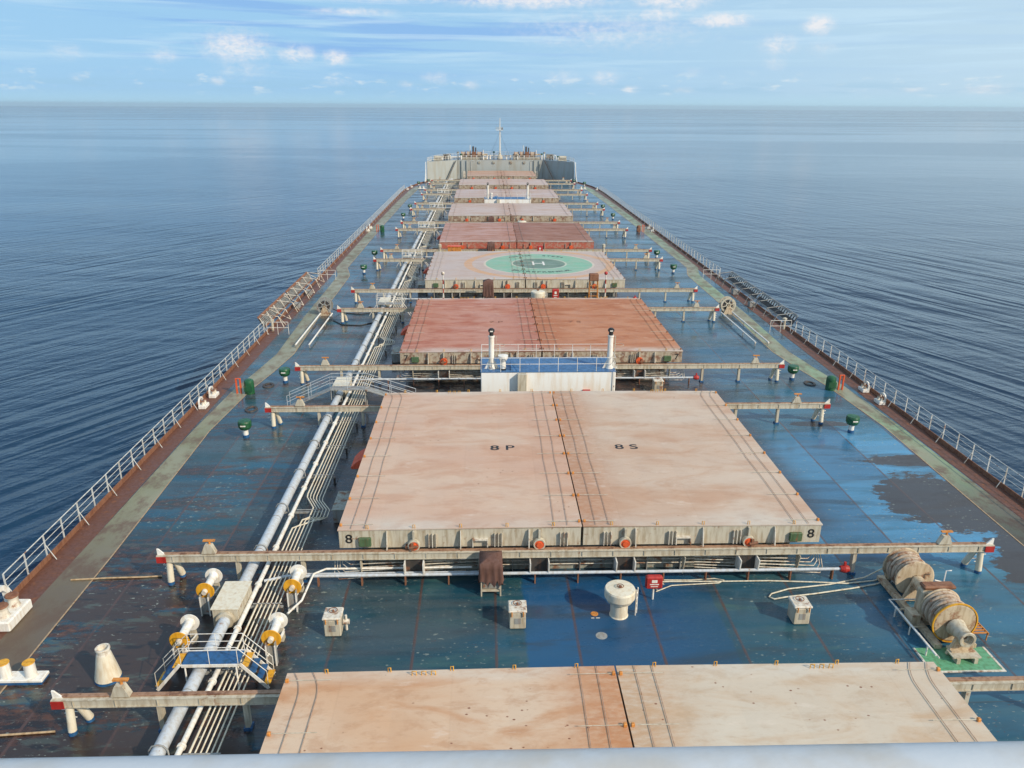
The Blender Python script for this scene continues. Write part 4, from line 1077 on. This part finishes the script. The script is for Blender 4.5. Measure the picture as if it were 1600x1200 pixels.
MB().lathe([(.45, 2.3), (.42, 2.9), (.3, 3.5), (.3, 3.9)], (0, 0, 1.12), 'y', 24).build('motor', 'tan', W)
gb = MB().box(-.75, .55, 2.25, 2.75, .2, 1.75, .08).build('gearbox', 'tan', W)
MB().box(-.7, .75, 2.3, 2.75, 1.78, 1.98, .06).build('cover', 'rusty', gb)
MB().box(-.5, .5, .1, .5, .25, .36).box(-.5, .5, 5.3, 5.7, .25, .36).box(-.9, -.6, 0.6, 5.6, .1, .3).box(.6, .9, .6, 5.6, .1, .3).build('bed', 'tan', W)
for y in (.3, 2.2, 3.9, 5.5):
    MB().prism([(-.6, .1), (.6, .1), (.25, 1.1), (-.25, 1.1)], 'y', y - .06, y + .06).build('bearing_stand', 'tan', W)
mb = MB()
for k in range(12): mb.box(1.0, 1.75, 1.2 + k * .17, 1.27 + k * .17, .35, .39)
mb.box(.97, 1.0, 1.15, 3.2, .3, .40).box(1.75, 1.79, 1.15, 3.2, .3, .40)
for x in (1.0, 1.75):
    for y in (1.2, 3.1): mb.cyl((x, y, 0), (x, y, .35), .03, n=6)
mb.build('grating', 'orange', W)
MB().tube([(1.05, 3.6, 0), (1.05, 3.6, 1.9), (1.3, 3.6, 1.9)], .03, 6).cyl((.95, 3.6, 1.3), (.6, 3.6, 1.4), .03, n=6).build('control_lever', 'white', W)
mb = MB()
mb.box(-1.35, -.75, 1.7, 1.76, .3, .36).box(-1.35, -.75, 2.9, 2.96, .3, .36).box(-1.35, -1.29, 1.76, 2.9, .3, .36).box(-1.2, -.8, 2.0, 2.6, .1, .7)
mb.build('side_bracket', 'tan', W)
MB().box(-.45, -.3, -.25, .1, 0, .25).box(.3, .45, -.25, .1, 0, .25).box(-.6, .6, -.2, .3, .251, .31).build('head_stand', 'cream', W)
o = thing('low_pipe_rail', 'twin white pipe rail on short stands left of the mooring winch', 'pipe rail', (12.95, 24.2, 0))
MB().tube([(.05, 0, .5), (.0, 3.6, .5), (1.15, 3.6, .5)], .035, 7).tube([(.2, 0, .38), (.15, 3.3, .38)], .028, 6).build('pipe', 'white', o)
for y in (.6, 1.9, 3.1): MB().cyl((.05, y, 0), (.05, y, .5), .035, n=6).build('stand', 'white', o)

# ------------------------------------------------------------------ RAILINGS
def railing(lab, s, y0, y1, step, yend=None, gate=False):
    T = thing('guard_railing', lab, 'railing', (0, y0, 0), 0, 'white railings along the ship side')
    def ex(y):
        for (ya, xa), (yb, xb) in zip(edge, edge[1:]):
            if ya <= y <= yb: return xa + (xb - xa) * (y - ya) / (yb - ya)
        return edge[-1][1]
    n = int(round((y1 - y0) / step)); ys = [y0 + (y1 - y0) * i / n for i in range(n + 1)]
    for i, y in enumerate(ys):
        x = s * (ex(y) + .02); yy = y - y0
        mb = MB(); mb.box(x - .035, x + .035, yy - .012, yy + .012, .1, 1.32)
        if i % 2 == 0: mb.cyl((x - s * .4, yy, .03), (x, yy, .85), .022, n=6)
        mb.build('post', 'rail_paint', T)
    for nm, z, r in (('top_rail', 1.33, .028), ('middle_rail', .98, .018), ('lower_rail', .64, .018)):
        MB().tube([(s * (ex(y) + .02), y - y0, z) for y in ys], r, 6).build(nm, 'rail_paint', T)
    if gate:
        for ye, d in ((y0, -1), (y1, 1)):
            pass
    return T
railing('white railing along the near left side from picture edge to gangway', -1, 29.4, 71.0, 1.6)
railing('white railing along the far left side beyond the gangway', -1, 96.0, 204.0, 1.6)
railing('white railing along the near right side from picture edge to gangway', 1, 29.4, 70.5, 1.6)
railing('white railing along the far right side beyond the gangway', 1, 96.0, 204.0, 1.6)
for s in (-1, 1):
    for y, w_ in ((71.2, 'near'), (95.6, 'far')):
        sd = 'left' if s < 0 else 'right'
        T = thing('gate_railing', 'short white railing across the %s end of the %s gangway recess' % (w_, sd), 'gate railing', (s * 23.9, y, 0), 0, 'short gate railings')
        mb = MB(); railing_mesh(mb, (-1.0 , 0, 0), (1.0, 0, 0), 1.2, 2, .025, 1); mb.build('frame', 'white', T)

# ------------------------------------------------------------------ GANGWAYS
def gangway(s):
    sd = 'left' if s < 0 else 'right'
    T = thing('accommodation_ladder', 'stowed rusty gangway with white davit frames hung on the %s side' % sd, 'gangway', (s * 25.5, 73.0, 0), 0, 'stowed gangways')
    def slab(mb, y0, y1, u0, v0, u1, v1, th):
        mb.poly([(s * u0, y0, v0), (s * u1, y0, v1), (s * u1, y1, v1), (s * u0, y1, v0), (s * (u0 + th), y0, v0), (s * (u1 + th), y0, v1), (s * (u1 + th), y1, v1), (s * (u0 + th), y1, v0)],
                [(0, 1, 2, 3), (4, 7, 6, 5), (0, 4, 5, 1), (1, 5, 6, 2), (2, 6, 7, 3), (3, 7, 4, 0)])
    for a, b_ in ((0, 10.6), (11.1, 21.8)):
        mb = MB(); slab(mb, a, b_, .18, .15, .66, 1.05, .03); mb.build('back_panel', 'dark', T)
        mb = MB(); slab(mb, a, b_, .10, .12, .20, .28, .05); mb.build('stringer', 'rusty' if s < 0 else 'grey', T); mb = MB(); slab(mb, a, b_, .60, 1.0, .70, 1.2, .06); mb.build('stringer', 'rusty' if s < 0 else 'grey', T)
        mb = MB(); y = a + .1; k = 0
        while y < b_ - .2:
            if s < 0: slab(mb, y, y + .16, .17, .32, .58, 1.0, -.05); y += .38
            else: slab(mb, y, y + .3, .47, .72, .60, 1.0, -.05); y += .62
        mb.build('treads', 'grey' if s < 0 else 'white', T)
        if s < 0:
            for q in range(5):
                mb = MB(); slab(mb, a + q * 2.6, a + q * 2.6 + .12, .08, .15, .58, 1.1, -.05); mb.build('cross_member', 'white_rusty', T)
    for i in range(8):
        y = .8 + i * 2.9
        mb = MB()
        mb.cyl((s * -1.5, y, .02), (s * -1.05, y, 1.05), .045, n=6).cyl((s * -1.05, y, 1.05), (s * .55, y + .1, 1.22), .045, n=6)
        if i % 2: mb.cyl((s * -.3, y, .02), (s * -1.05, y, 1.05), .035, n=6).cyl((s * -1.5, y, .02), (s * .3, y - .9, 1.3), .03, n=6)
        else: mb.cyl((s * -1.5, y + .8, .02), (s * -1.05, y, 1.05), .035, n=6)
        mb.build('davit', 'white_rusty' if s < 0 else 'grey', T)
    mb = MB(); mb.tube([(s * -1.5, 1, .7), (s * -1.5, 8, .75), (s * -1.4, 20.5, .7)], .03, 5).tube([(s * -.9, 5, 1.15), (s * -.9, 14, 1.15)], .03, 5)
    mb.build('wire', 'dark', T)
    for y in (8.0, 14.0):
        mb = MB(); mb.box(-.3 - s * 1.1, .3 - s * 1.1, y, y + .7, .0, .6, .05); mb.build('hoist', 'grey', T)
    MB().cyl((s * -.8, -.6, .0), (s * -.8, -.6, .95), .12, n=10).lathe([(.2, .95), (.22, 1.1), (0, 1.2)], (s * -.8, -.6, 0), n=12).build('end_post', 'cream', T)
gangway(-1); gangway(1)


def reel(s):
    sd = 'left' if s < 0 else 'right'
    T = thing('hose_reel', 'white spoked reel wheel at the beam end beside the %s gangway' % sd, 'reel', (s * 20.9, 78.6, 0), 0, 'spoked reels by the gangways')
    for yy in (-.35, .35):
        mb = MB(); n = 28
        for (ra, rb) in ((.62, .80), (.16, .28)):
            mb.lathe([(ra, yy - .03), (rb, yy - .03), (rb, yy + .03), (ra, yy + .03), (ra, yy - .03)], (0, 0, .95), 'y', n)
        for k in range(6):
            a = k * pi / 3 + .3; mb.cyl((.2 * cos(a), yy, .95 + .2 * sin(a)), (.66 * cos(a), yy, .95 + .66 * sin(a)), .06, n=6)
        mb.build('flange', 'grey' if s < 0 else 'cream', T)
    MB().lathe([(.5, -.31), (.5, .31)], (0, 0, .95), 'y', 24).lathe([(.1, -.31), (.5, -.31)], (0, 0, .95), 'y', 24).build('core', 'dark', T)
    MB().cyl((0, -.5, .95), (0, .5, .95), .09, n=10).prism([(-.5, 0), (.5, 0), (.12, .95), (-.12, .95)], 'y', -.5, -.42).prism([(-.5, 0), (.5, 0), (.12, .95), (-.12, .95)], 'y', .42, .5).build('stand', 'tan', T)
    for x, w_ in ((21.25, 'outer'), (20.05, 'inner')):
        o = thing('low_bar', '%s of two long white bars lying before the %s spoked reel' % (w_, sd), 'bar', (s * x, 66.8, 0), 0, 'long white bars on deck')
        MB().cyl((0, 0, .32), (-s * .0, 11.0, .32), .075, n=10).build('bar', 'white', o)
        for y in (.1, 3.6, 7.2, 10.8): MB().box(-.04, .04, y - .04, y + .04, 0, .26).build('stand', 'grey', o)
reel(-1); reel(1)
o = MB().tube([(-17.5, 80.2, .05), (-16.8, 81.6, .05), (-15.9, 80.6, .05), (-15.4, 79.4, .1), (-17.2, 78.4, .06), (-19.4, 79.2, .05), (-20.2, 79.0, .5)], .05, 6).build('hose', 'black'); tag(o, 'dark hose trailing from the left spoked reel', 'hose')
o = MB().tube([(-19.6, 76.0, .05), (-18.5, 74.4, .05), (-16.6, 74.2, .05), (-15.6, 75.2, .05)], .05, 6).build('hose', 'black'); tag(o, 'dark hose lying below the left track beam beside hatch 7', 'hose')

# ------------------------------------------------------------------ DECKHOUSES
def deckhouse(lab, y0, y1, zt, hw=4.7):
    T = thing('mast_house', lab, 'deckhouse', (0, y0, 0), 0, 'white deckhouses between hatches')
    D = y1 - y0
    MB().box(-hw, hw, 0, D, 0, zt, .06).build('wall', 'clean', T)
    MB().box(-hw - .03, hw + .03, -.03, D + .03, zt + .002, zt + .03).build('roof', 'roofblue', T)
    MB().box(-2.15, -1.55, -.45, -.002, .9, zt - .05).build('door_box', 'cream', T)
    MB().box(hw - .22, hw - .08, -.06, -.002, .2, zt).build('corner_pipe', 'white', T)
    MB().box(2.4, 2.95, -.25, -.002, 1.5, 1.72, .03).build('lamp', 'red', T)
    mb = MB()
    Z = zt + .03; H = 1.0
    def line(p, q, n): railing_mesh(mb, p, q, H, n, .02, 1)
    line((-hw + .05, .03, Z), (hw - .05, .03, Z), 7); line((-hw + .05, D - .03, Z), (hw - .05, D - .03, Z), 7)
    line((-hw + .05, .03, Z), (-hw + .05, D - .03, Z), 2); line((hw - .05, .03, Z), (hw - .05, D - .03, Z), 2)
    mb.build('guard_rail', 'white', T)
    MB().prism([(.2, Z), (1.6, Z), (1.6, Z + .45), (.5, Z + .45)], 'x', -2.6, -1.9).build('roof_hatch', 'roofblue', T)
    return T
def ventpost(lab, x, y, z, h_):
    T = thing('vent_mast', lab, 'vent mast', (x, y, z), 0, 'tall vent masts on the deckhouses')
    MB().lathe([(.26, 0), (.20, .25), (.19, h_ - .5), (.22, h_ - .45), (.22, h_ - .35), (0, h_ - .33)], n=16).build('pole', 'white', T)
    MB().cyl((0, 0, h_ - .33), (0, 0, h_ - .05), .15, n=12).lathe([(.15, h_ - .12), (.22, h_ - .05), (.22, h_ + .08), (.12, h_ + .17), (0, h_ + .18)], n=14).build('cowl', 'black', T)
    MB().box(-.1, .1, -.225, -.2, h_ - .03, h_ + .05).build('cowl_plate', 'white', T)
    mb = MB(); mb.cyl((.32, -.12, 0), (.32, -.12, h_ - .4), .018, n=6); mb.cyl((.32, .12, 0), (.32, .12, h_ - .4), .018, n=6)
    for k in range(int((h_ - .5) / .28)): mb.cyl((.32, -.12, .25 + k * .28), (.32, .12, .25 + k * .28), .014, n=5)
    for zz in (h_ * .35, h_ * .62):
        mb.tube([(.32 + .28 + .34 * cos(a * pi / 8 - pi), .34 * sin(a * pi / 8 - pi), zz) for a in range(17)], .014, 5)
    mb.build('ladder', 'cream', T)
    MB().prism([(.1, 0), (.55, 0), (.15, .7)], 'y', -.02, .02).prism([(-.1, 0), (-.5, 0), (-.15, .7)], 'y', -.02, .02).build('gusset', 'white', T)
    return T
deckhouse('white deckhouse with blue railed roof between hatches 8 and 7', 51.0, 54.3, 3.0)
ventpost('left tall white vent mast with black cowl on the nearer deckhouse', -3.95, 51.75, 3.03, 2.75)
ventpost('right tall white vent mast with black cowl on the nearer deckhouse', 4.35, 51.75, 3.03, 2.75)
o = thing('roof_vent', 'short white funnel shaped vent beside the left mast on the nearer deckhouse', 'roof vent', (-3.15, 51.5, 3.03))
MB().lathe([(.2, 0), (.2, .12)], n=16).build('foot', 'black', o)
MB().lathe([(.2, .12), (.19, .6), (.34, .85), (.36, 1.05), (0, 1.1)], n=18).build('body', 'white', o)
deckhouse('small white deckhouse far forward between pale hatches', 157.0, 160.8, 3.0, 4.6)
ventpost('left white vent mast on the far deckhouse', -3.9, 158, 3.03, 2.9)
ventpost('right white vent mast on the far deckhouse', 4.0, 158, 3.03, 2.9)
o = thing('roof_vent', 'short white vent on the far deckhouse roof', 'roof vent', (-3.2, 157.8, 3.03))
MB().lathe([(.2, 0), (.2, .7), (.3, .9), (.3, 1.1), (0, 1.12)], n=12).build('body', 'white', o)

# gear in the gap before the helipad hatch
def signal_pole(lab, x, ball):
    T = thing('marker_pole', lab, 'marker pole', (x, 80.2, 0), 0, 'red and white poles before the helipad hatch')
    for k in range(6): MB().cyl((0, 0, .9 + k * .48), (0, 0, .9 + (k + 1) * .48), .055, n=8).build('band', 'white' if k % 2 else 'red', T)
    MB().prism([(-.3, 0), (.3, 0), (.25, .6), (-.25, .6)], 'y', -.2, .2).cyl((0, 0, .6), (0, 0, .9), .06, n=8).cyl((-.2, 0, .3), (0, 0, 2.2), .03, n=6).cyl((.2, 0, .3), (0, 0, 2.2), .03, n=6).build('base', 'cream', T)
    MB().lathe([(0, -.2), (.14, -.14), (.2, 0), (.14, .14), (0, .2)], (0, 0, 3.95), n=14).build('head', 'white_rusty' if ball else 'red', T)
signal_pole('red banded pole with pale head left in front of the helipad hatch', -8.8, True)
signal_pole('red pole with red head right in front of the helipad hatch', 8.25, False)
T = thing('ladder_stand', 'tall yellow legged stand with dark brown top before the helipad hatch', 'stand', (6.95, 80.0, 0))
mb = MB()
for x in (-.42, .42):
    for y in (-.3, .3): mb.cyl((x * 1.15, y, 0), (x, y * .7, 3.2), .045, n=6)
for k in range(5): mb.box(-.42, .42, -.3, -.26, .5 + k * .55, .56 + k * .55)
mb.build('legs_frame', 'orange', T)
MB().box(-.48, .48, -.35, .35, 3.2, 3.95, .06).build('top_box', 'rusty', T)
for x, nm in ((-10.6, 'left pale standpipe in the gap beyond the helipad hatch'), (11.8, 'right pale standpipe in the gap beyond the helipad hatch')):
    T = thing('standpipe', nm, 'standpipe', (x, 106.2, 0)); MB().lathe([(.16, 0), (.16, 2.1), (.24, 2.2), (.24, 2.6), (0, 2.7)], n=12).build('body', 'cream', T)
T = thing('deck_crate', 'orange cream locker in the gap beyond the helipad hatch', 'locker', (-8.6, 106.3, 0)); MB().box(-.9, .9, -.5, .5, 0, 2.3, .05).build('body', 'orange', T); MB().box(-.95, .95, -.55, .55, 2.301, 2.4).build('lid', 'redcap', T)

# ------------------------------------------------------------------ FORECASTLE
F = thing('forecastle', 'raised pale grey forecastle block closing off the bow', 'forecastle', (0, 228, 0))
FZ = 5.35
fp = [(x, y - 228) for y, x in bowedge if y >= 228] 
plan = [(20.9, .5)] + fp[1:]
mb = MB()
rim = [(-x, y) for x, y in plan][::1] + [(x, y) for x, y in plan[::-1][1:]]
back = [(12.6, 9.0), (-12.6, 9.0)]
poly = rim + back
n = len(poly)
v = [(x, y, FZ) for x, y in poly] + [(x, y, FZ - .12) for x, y in poly]
mb.poly(v, [list(range(n)), list(range(2 * n - 1, n - 1, -1))] + [(i, (i + 1) % n, n + (i + 1) % n, n + i) for i in range(n)])
mb.build('upper_deck', 'deck', F)
mb = MB()
def wallseg(mb, a, b_, z0, z1, t_=.1):
    a, b_ = Vector((*a, 0)), Vector((*b_, 0)); d = (b_ - a).normalized(); nrm = Vector((-d.y, d.x, 0)) * t_
    q = [a, b_, b_ + nrm, a + nrm]
    mb.poly([(p_.x, p_.y, z0) for p_ in q] + [(p_.x, p_.y, z1) for p_ in q], [(0, 1, 5, 4), (1, 2, 6, 5), (2, 3, 7, 6), (3, 0, 4, 7), (4, 5, 6, 7), (0, 3, 2, 1)])
wallseg(mb, (-12.6, 8.95), (12.6, 8.95), 0.01, FZ + .04)
mb.build('centre_bulkhead', 'focgrey', F)
for x in (-11.4, -9.9, 9.9, 11.4): MB().box(x - .04, x + .04, 8.6, 8.945, .05, FZ - .05).build('stiffener', 'focgrey', F)
for x in (-10.6, 10.6): MB().box(x - .4, x + .4, 8.84, 8.945, .3, 2.2, .04).build('door', 'white_rusty', F)
for x in (-6.2, -2.0, 3.1, 7.0): MB().box(x - .35, x + .35, 8.7, 8.945, FZ - 1.0, FZ - .35, .04).build('vent_box', 'coaming', F)
for x in (-8.6, 8.8): MB().tube([(x, 8.85, 0), (x, 8.85, FZ - .3), (x + .8, 8.85, FZ - .1)], .07, 6).build('wall_pipe', 'white', F)
for s in (-1, 1):
    mb = MB(); wallseg(mb, (s * 20.85, .4), (s * 12.65, 8.9), 0.01, FZ + .04); mb.build('wing_bulkhead', 'focgrey', F)
    mb = MB()
    for (xa, ya), (xb, yb) in zip(plan, plan[1:]):
        mb.poly([(s * xa, ya, -.01), (s * xb, yb, -.01), (s * xb, yb, FZ + .12), (s * xa, ya, FZ + .12), (s * (xa - .12), ya, -.01), (s * (xb - .12), yb, -.01), (s * (xb - .12), yb, FZ + .12), (s * (xa - .12), ya, FZ + .12)],
                [(0, 1, 2, 3), (4, 7, 6, 5), (3, 2, 6, 7), (0, 3, 7, 4)])
    mb.build('bulwark', 'white', F)
    # side bracket down to the gunwale
    MB().prism([(.4, 0.28), (-5.0, .28), (-2.2, 1.6), (-.6, 3.4), (.4, 5.4)], 'x', s * 21.2 - .08, s * 21.2 + .08).build('side_bracket', 'white', F)
    # inclined ladder
    mb = MB()
    for dy in (-.35, .35): mb.tube([(s * 12.9, 7.6 + dy, FZ), (s * 15.4, 6.2 + dy - 1.5, 0.05)], .09, 6)
    for k in range(14):
        f = (k + .5) / 14; mb.box(s * (12.9 + 2.5 * f) - .15, s * (12.9 + 2.5 * f) + .15, 7.25 - 2.9 * f, 7.95 - 2.9 * f, FZ * (1 - f), FZ * (1 - f) + .04)
    mb.build('stair', 'dark', F)
    mb = MB()
    yl = 8.95
    railing_mesh(mb, (s * 20.7, .6, FZ + .1), (s * 13.0, 8.7, FZ + .1), 1.0, 8, .03, 1); mb.build('guard_rail', 'white', F)
    mb = MB()
    for (xa, ya), (xb, yb) in zip(plan, plan[1:]): railing_mesh(mb, (s * (xa - .1), ya, FZ + .1), (s * (xb - .1), yb, FZ + .1), 1.0, 3, .03, 1)
    mb.build('bow_rail', 'white', F)
mb = MB(); railing_mesh(mb, (-12.6, 8.95, FZ + .28), (12.6, 8.95, FZ + .28), .9, 18, .025, 1); mb.build('guard_rail', 'white', F)

# foremast
T = thing('foremast', 'slim white foremast with cross platform rising over the bow', 'mast', (0, 245.3, FZ))
MB().cyl((0, 0, 0), (0, 0, 11.6), .26, .10, 12).build('pole', 'white', T)
pf = MB().box(-1.15, .9, -.6, .6, 8.1, 8.25).build('platform', 'white', T)
mb = MB(); railing_mesh(mb, (-1.1, -.55, 8.25), (.85, -.55, 8.25), .7, 3, .03); railing_mesh(mb, (-1.1, .55, 8.25), (.85, .55, 8.25), .7, 3, .03); mb.build('platform_rail', 'cream', pf)
MB().box(.5, .85, -.3, .1, 8.26, 8.85).build('lamp_housing', 'dark', T)
MB().lathe([(.9, 0), (.75, .6), (.35, 1.2), (.3, 1.6)], n=14).build('base', 'cream', T)
mb = MB(); mb.cyl((0, .2, 2), (-2.6, 3, 0), .03, n=5).cyl((0, .2, 7.5), (-3.2, 5, 0), .025, n=5).cyl((0, .2, 7.5), (3.2, 5, 0), .025, n=5); mb.build('stay', 'dark', T)
mb = MB(); mb.cyl((.35, -.15, 0), (.2, -.15, 8.1), .025, n=5).cyl((.35, .15, 0), (.2, .15, 8.1), .025, n=5)
for k in range(22): mb.cyl((.35, -.15, .3 + .35 * k), (.35, .15, .3 + .35 * k), .02, n=4)
mb.build('ladder', 'white', T)

def windlass(lab, x):
    T = thing('windlass', lab, 'windlass', (x, 241.5, FZ), 0, 'anchor windlasses on the forecastle')
    MB().box(-4.2, 3.6, -1.0, 1.0, 0, .5).build('bed', 'cream', T)
    MB().cyl((-4.4, 0, 1.35), (3.9, 0, 1.35), .2, n=12).build('shaft', 'tan', T)
    for a, b_, R in ((-3.9, -2.7, 1.0), (-2.2, -1.2, 1.1), (.9, 2.2, 1.0)):
        d = MB().cyl((a, 0, 1.35), (b_, 0, 1.35), R * .75, n=18).build('drum', 'wire', T)
        MB().cyl((a - .08, 0, 1.35), (a, 0, 1.35), R, n=20).build('flange', 'rusty', d); MB().cyl((b_, 0, 1.35), (b_ + .08, 0, 1.35), R, n=20).build('flange', 'rusty', d)
    MB().box(-.8, .5, -.9, .9, .5, 2.1, .1).build('gearbox', 'rusty', T)
    MB().cyl((-.4, .5, 2.1), (-.4, .5, 3.6), .28, n=10).cyl((.35, .5, 2.1), (.35, .5, 3.3), .2, n=10).build('vent_stack', 'dark', T)
    MB().cyl((-1.3, -.2, 1.5), (-1.3, -.2, 4.0), .09, n=6).build('lever_post', 'white', T); MB().cyl((2.6, 0, 1), (2.6, 0, 2.6), .12, n=6).build('lever_post', 'white', T)
    mb = MB(); railing_mesh(mb, (-4.2, -1.3, 0), (3.6, -1.3, 0), 1.1, 8, .03); mb.build('guard_rail', 'cream', T)
windlass('left rusty brown windlass on the forecastle', -7.6)
windlass('right rusty brown windlass on the forecastle', 8.2)
for x, y, nm in ((-15.6, 240.5, 'left'), (15.8, 240.5, 'right')):
    T = thing('chock', 'dark arched chock beside the %s end of the forecastle' % nm, 'chock', (x, y, FZ))
    for dx_ in (-.55, .55): MB().tube([(dx_ - .4, 0, 0), (dx_ - .38, 0, .9), (dx_, 0, 1.25), (dx_ + .38, 0, .9), (dx_ + .4, 0, 0)], .14, 8).build('arch', 'white' if dx_ > 0 else 'dark', T)
for x, nm in ((-3.4, 'left of'), (3.6, 'right of')):
    T = thing('fairlead_pair', 'small pair of white rollers just %s the foremast' % nm, 'fairlead', (x, 243.8, FZ), 0, 'small roller pairs by the foremast')
    for d in (-.45, .45): MB().lathe([(.3, 0), (.22, .3), (.22, .9), (.3, 1.1), (0, 1.15)], (d, 0, 0), n=12).build('roller', 'white', T)
for x, nm in ((-18.2, 'left'), (18.2, 'right')):
    T = thing('cable_winch', 'cream coloured small winch at the %s corner of the forecastle' % nm, 'winch', (x, 236.0, FZ), 0, 'small corner winches')
    MB().cyl((-.9, 0, .8), (.9, 0, .8), .5, n=14).build('drum', 'cream', T); MB().box(-1.2, 1.2, -.6, .6, 0, .3).box(-1.15, -.95, -.3, .3, .3, 1.2).box(.95, 1.15, -.3, .3, .3, 1.2).build('bed', 'cream', T)

for i, (x, y, h_) in enumerate([(-11.5, 239.5, 1.6), (-12.6, 243, 2.0), (-5.0, 240, 1.3), (-1.8, 247, 1.9), (1.9, 241, 1.2), (5.2, 240.4, 1.5), (12.4, 240.6, 1.7), (13.4, 244, 1.9), (-17, 238.6, 1.1), (17.1, 238.8, 1.1)]):
    T = thing('cowl_vent', 'small pale cowl vent on the forecastle, number %d counted from the left' % ([-17, -12.6, -11.5, -5.0, -1.8, 1.9, 5.2, 12.4, 13.4, 17.1].index(x) + 1), 'cowl vent', (x, y, FZ), 0, 'small vents on the forecastle')
    MB().lathe([(.22, 0), (.2, h_ - .4)], n=10).build('stem', 'white', T); MB().lathe([(.2, h_ - .4), (.36, h_ - .3), (.36, h_), (0, h_ + .1)], n=12).build('cap', 'green' if i % 3 == 0 else ('grey' if i % 3 == 1 else 'cream'), T)
for x, nm in ((-16.0, 'left'), (15.2, 'right')):
    T = thing('deck_locker', 'low locker on the %s half of the forecastle' % nm, 'locker', (x, 246, FZ), 0, 'low lockers on the forecastle')
    MB().box(-1.1, 1.1, -.5, .5, 0, 1.1, .05).build('body', 'coaming', T); MB().box(-1.15, 1.15, -.55, .55, 1.101, 1.18).build('lid', 'grey', T)

# ------------------------------------------------------------------ haze
hz = MB().box(-11500, 11500, -11400, 11700, SEA - 1.2, 30.0).build('haze', None)
hm = bpy.data.materials.new('haze'); hm.use_nodes = True; hm.node_tree.nodes.clear()
ho = hm.node_tree.nodes.new('ShaderNodeOutputMaterial'); hv = hm.node_tree.nodes.new('ShaderNodeVolumePrincipled')
hv.inputs['Color'].default_value = (0.72, 0.88, 1.0, 1); hv.inputs['Density'].default_value = 0.00011; hv.inputs['Anisotropy'].default_value = 0.2
hm.node_tree.links.new(hv.outputs[0], ho.inputs['Volume']); hz.data.materials.append(hm); tag(hz, kind='stuff')

# ------------------------------------------------------------------ near handrail
a, b_ = Vector((-7.2, .8, 19.556)), Vector((-1.3, .8, 19.526))
o = MB()
prof = []
for i in range(17):
    t_ = pi * i / 16; prof.append((-.055 * cos(t_), .03 * sin(t_) - .0))
prof += [(.055, -.16), (-.055, -.16)]
n = len(prof)
vs = [(p_.x, p_.y + u, p_.z + w_) for p_ in (a, b_) for u, w_ in prof]
o.poly(vs, [(i, (i + 1) % n, n + (i + 1) % n, n + i) for i in range(n)], True); o.poly(vs[:n], [list(range(n))]); o.poly(vs[n:], [list(range(n))])
MATS['ledge'] = paint('ledge_paint', (0.50, 0.54, 0.58), 0.0, 0.35, dirt=0.05)
tag(o.build('window_ledge', 'ledge'), 'smooth pale blue grey ledge running along the bottom edge of the picture', 'ledge')
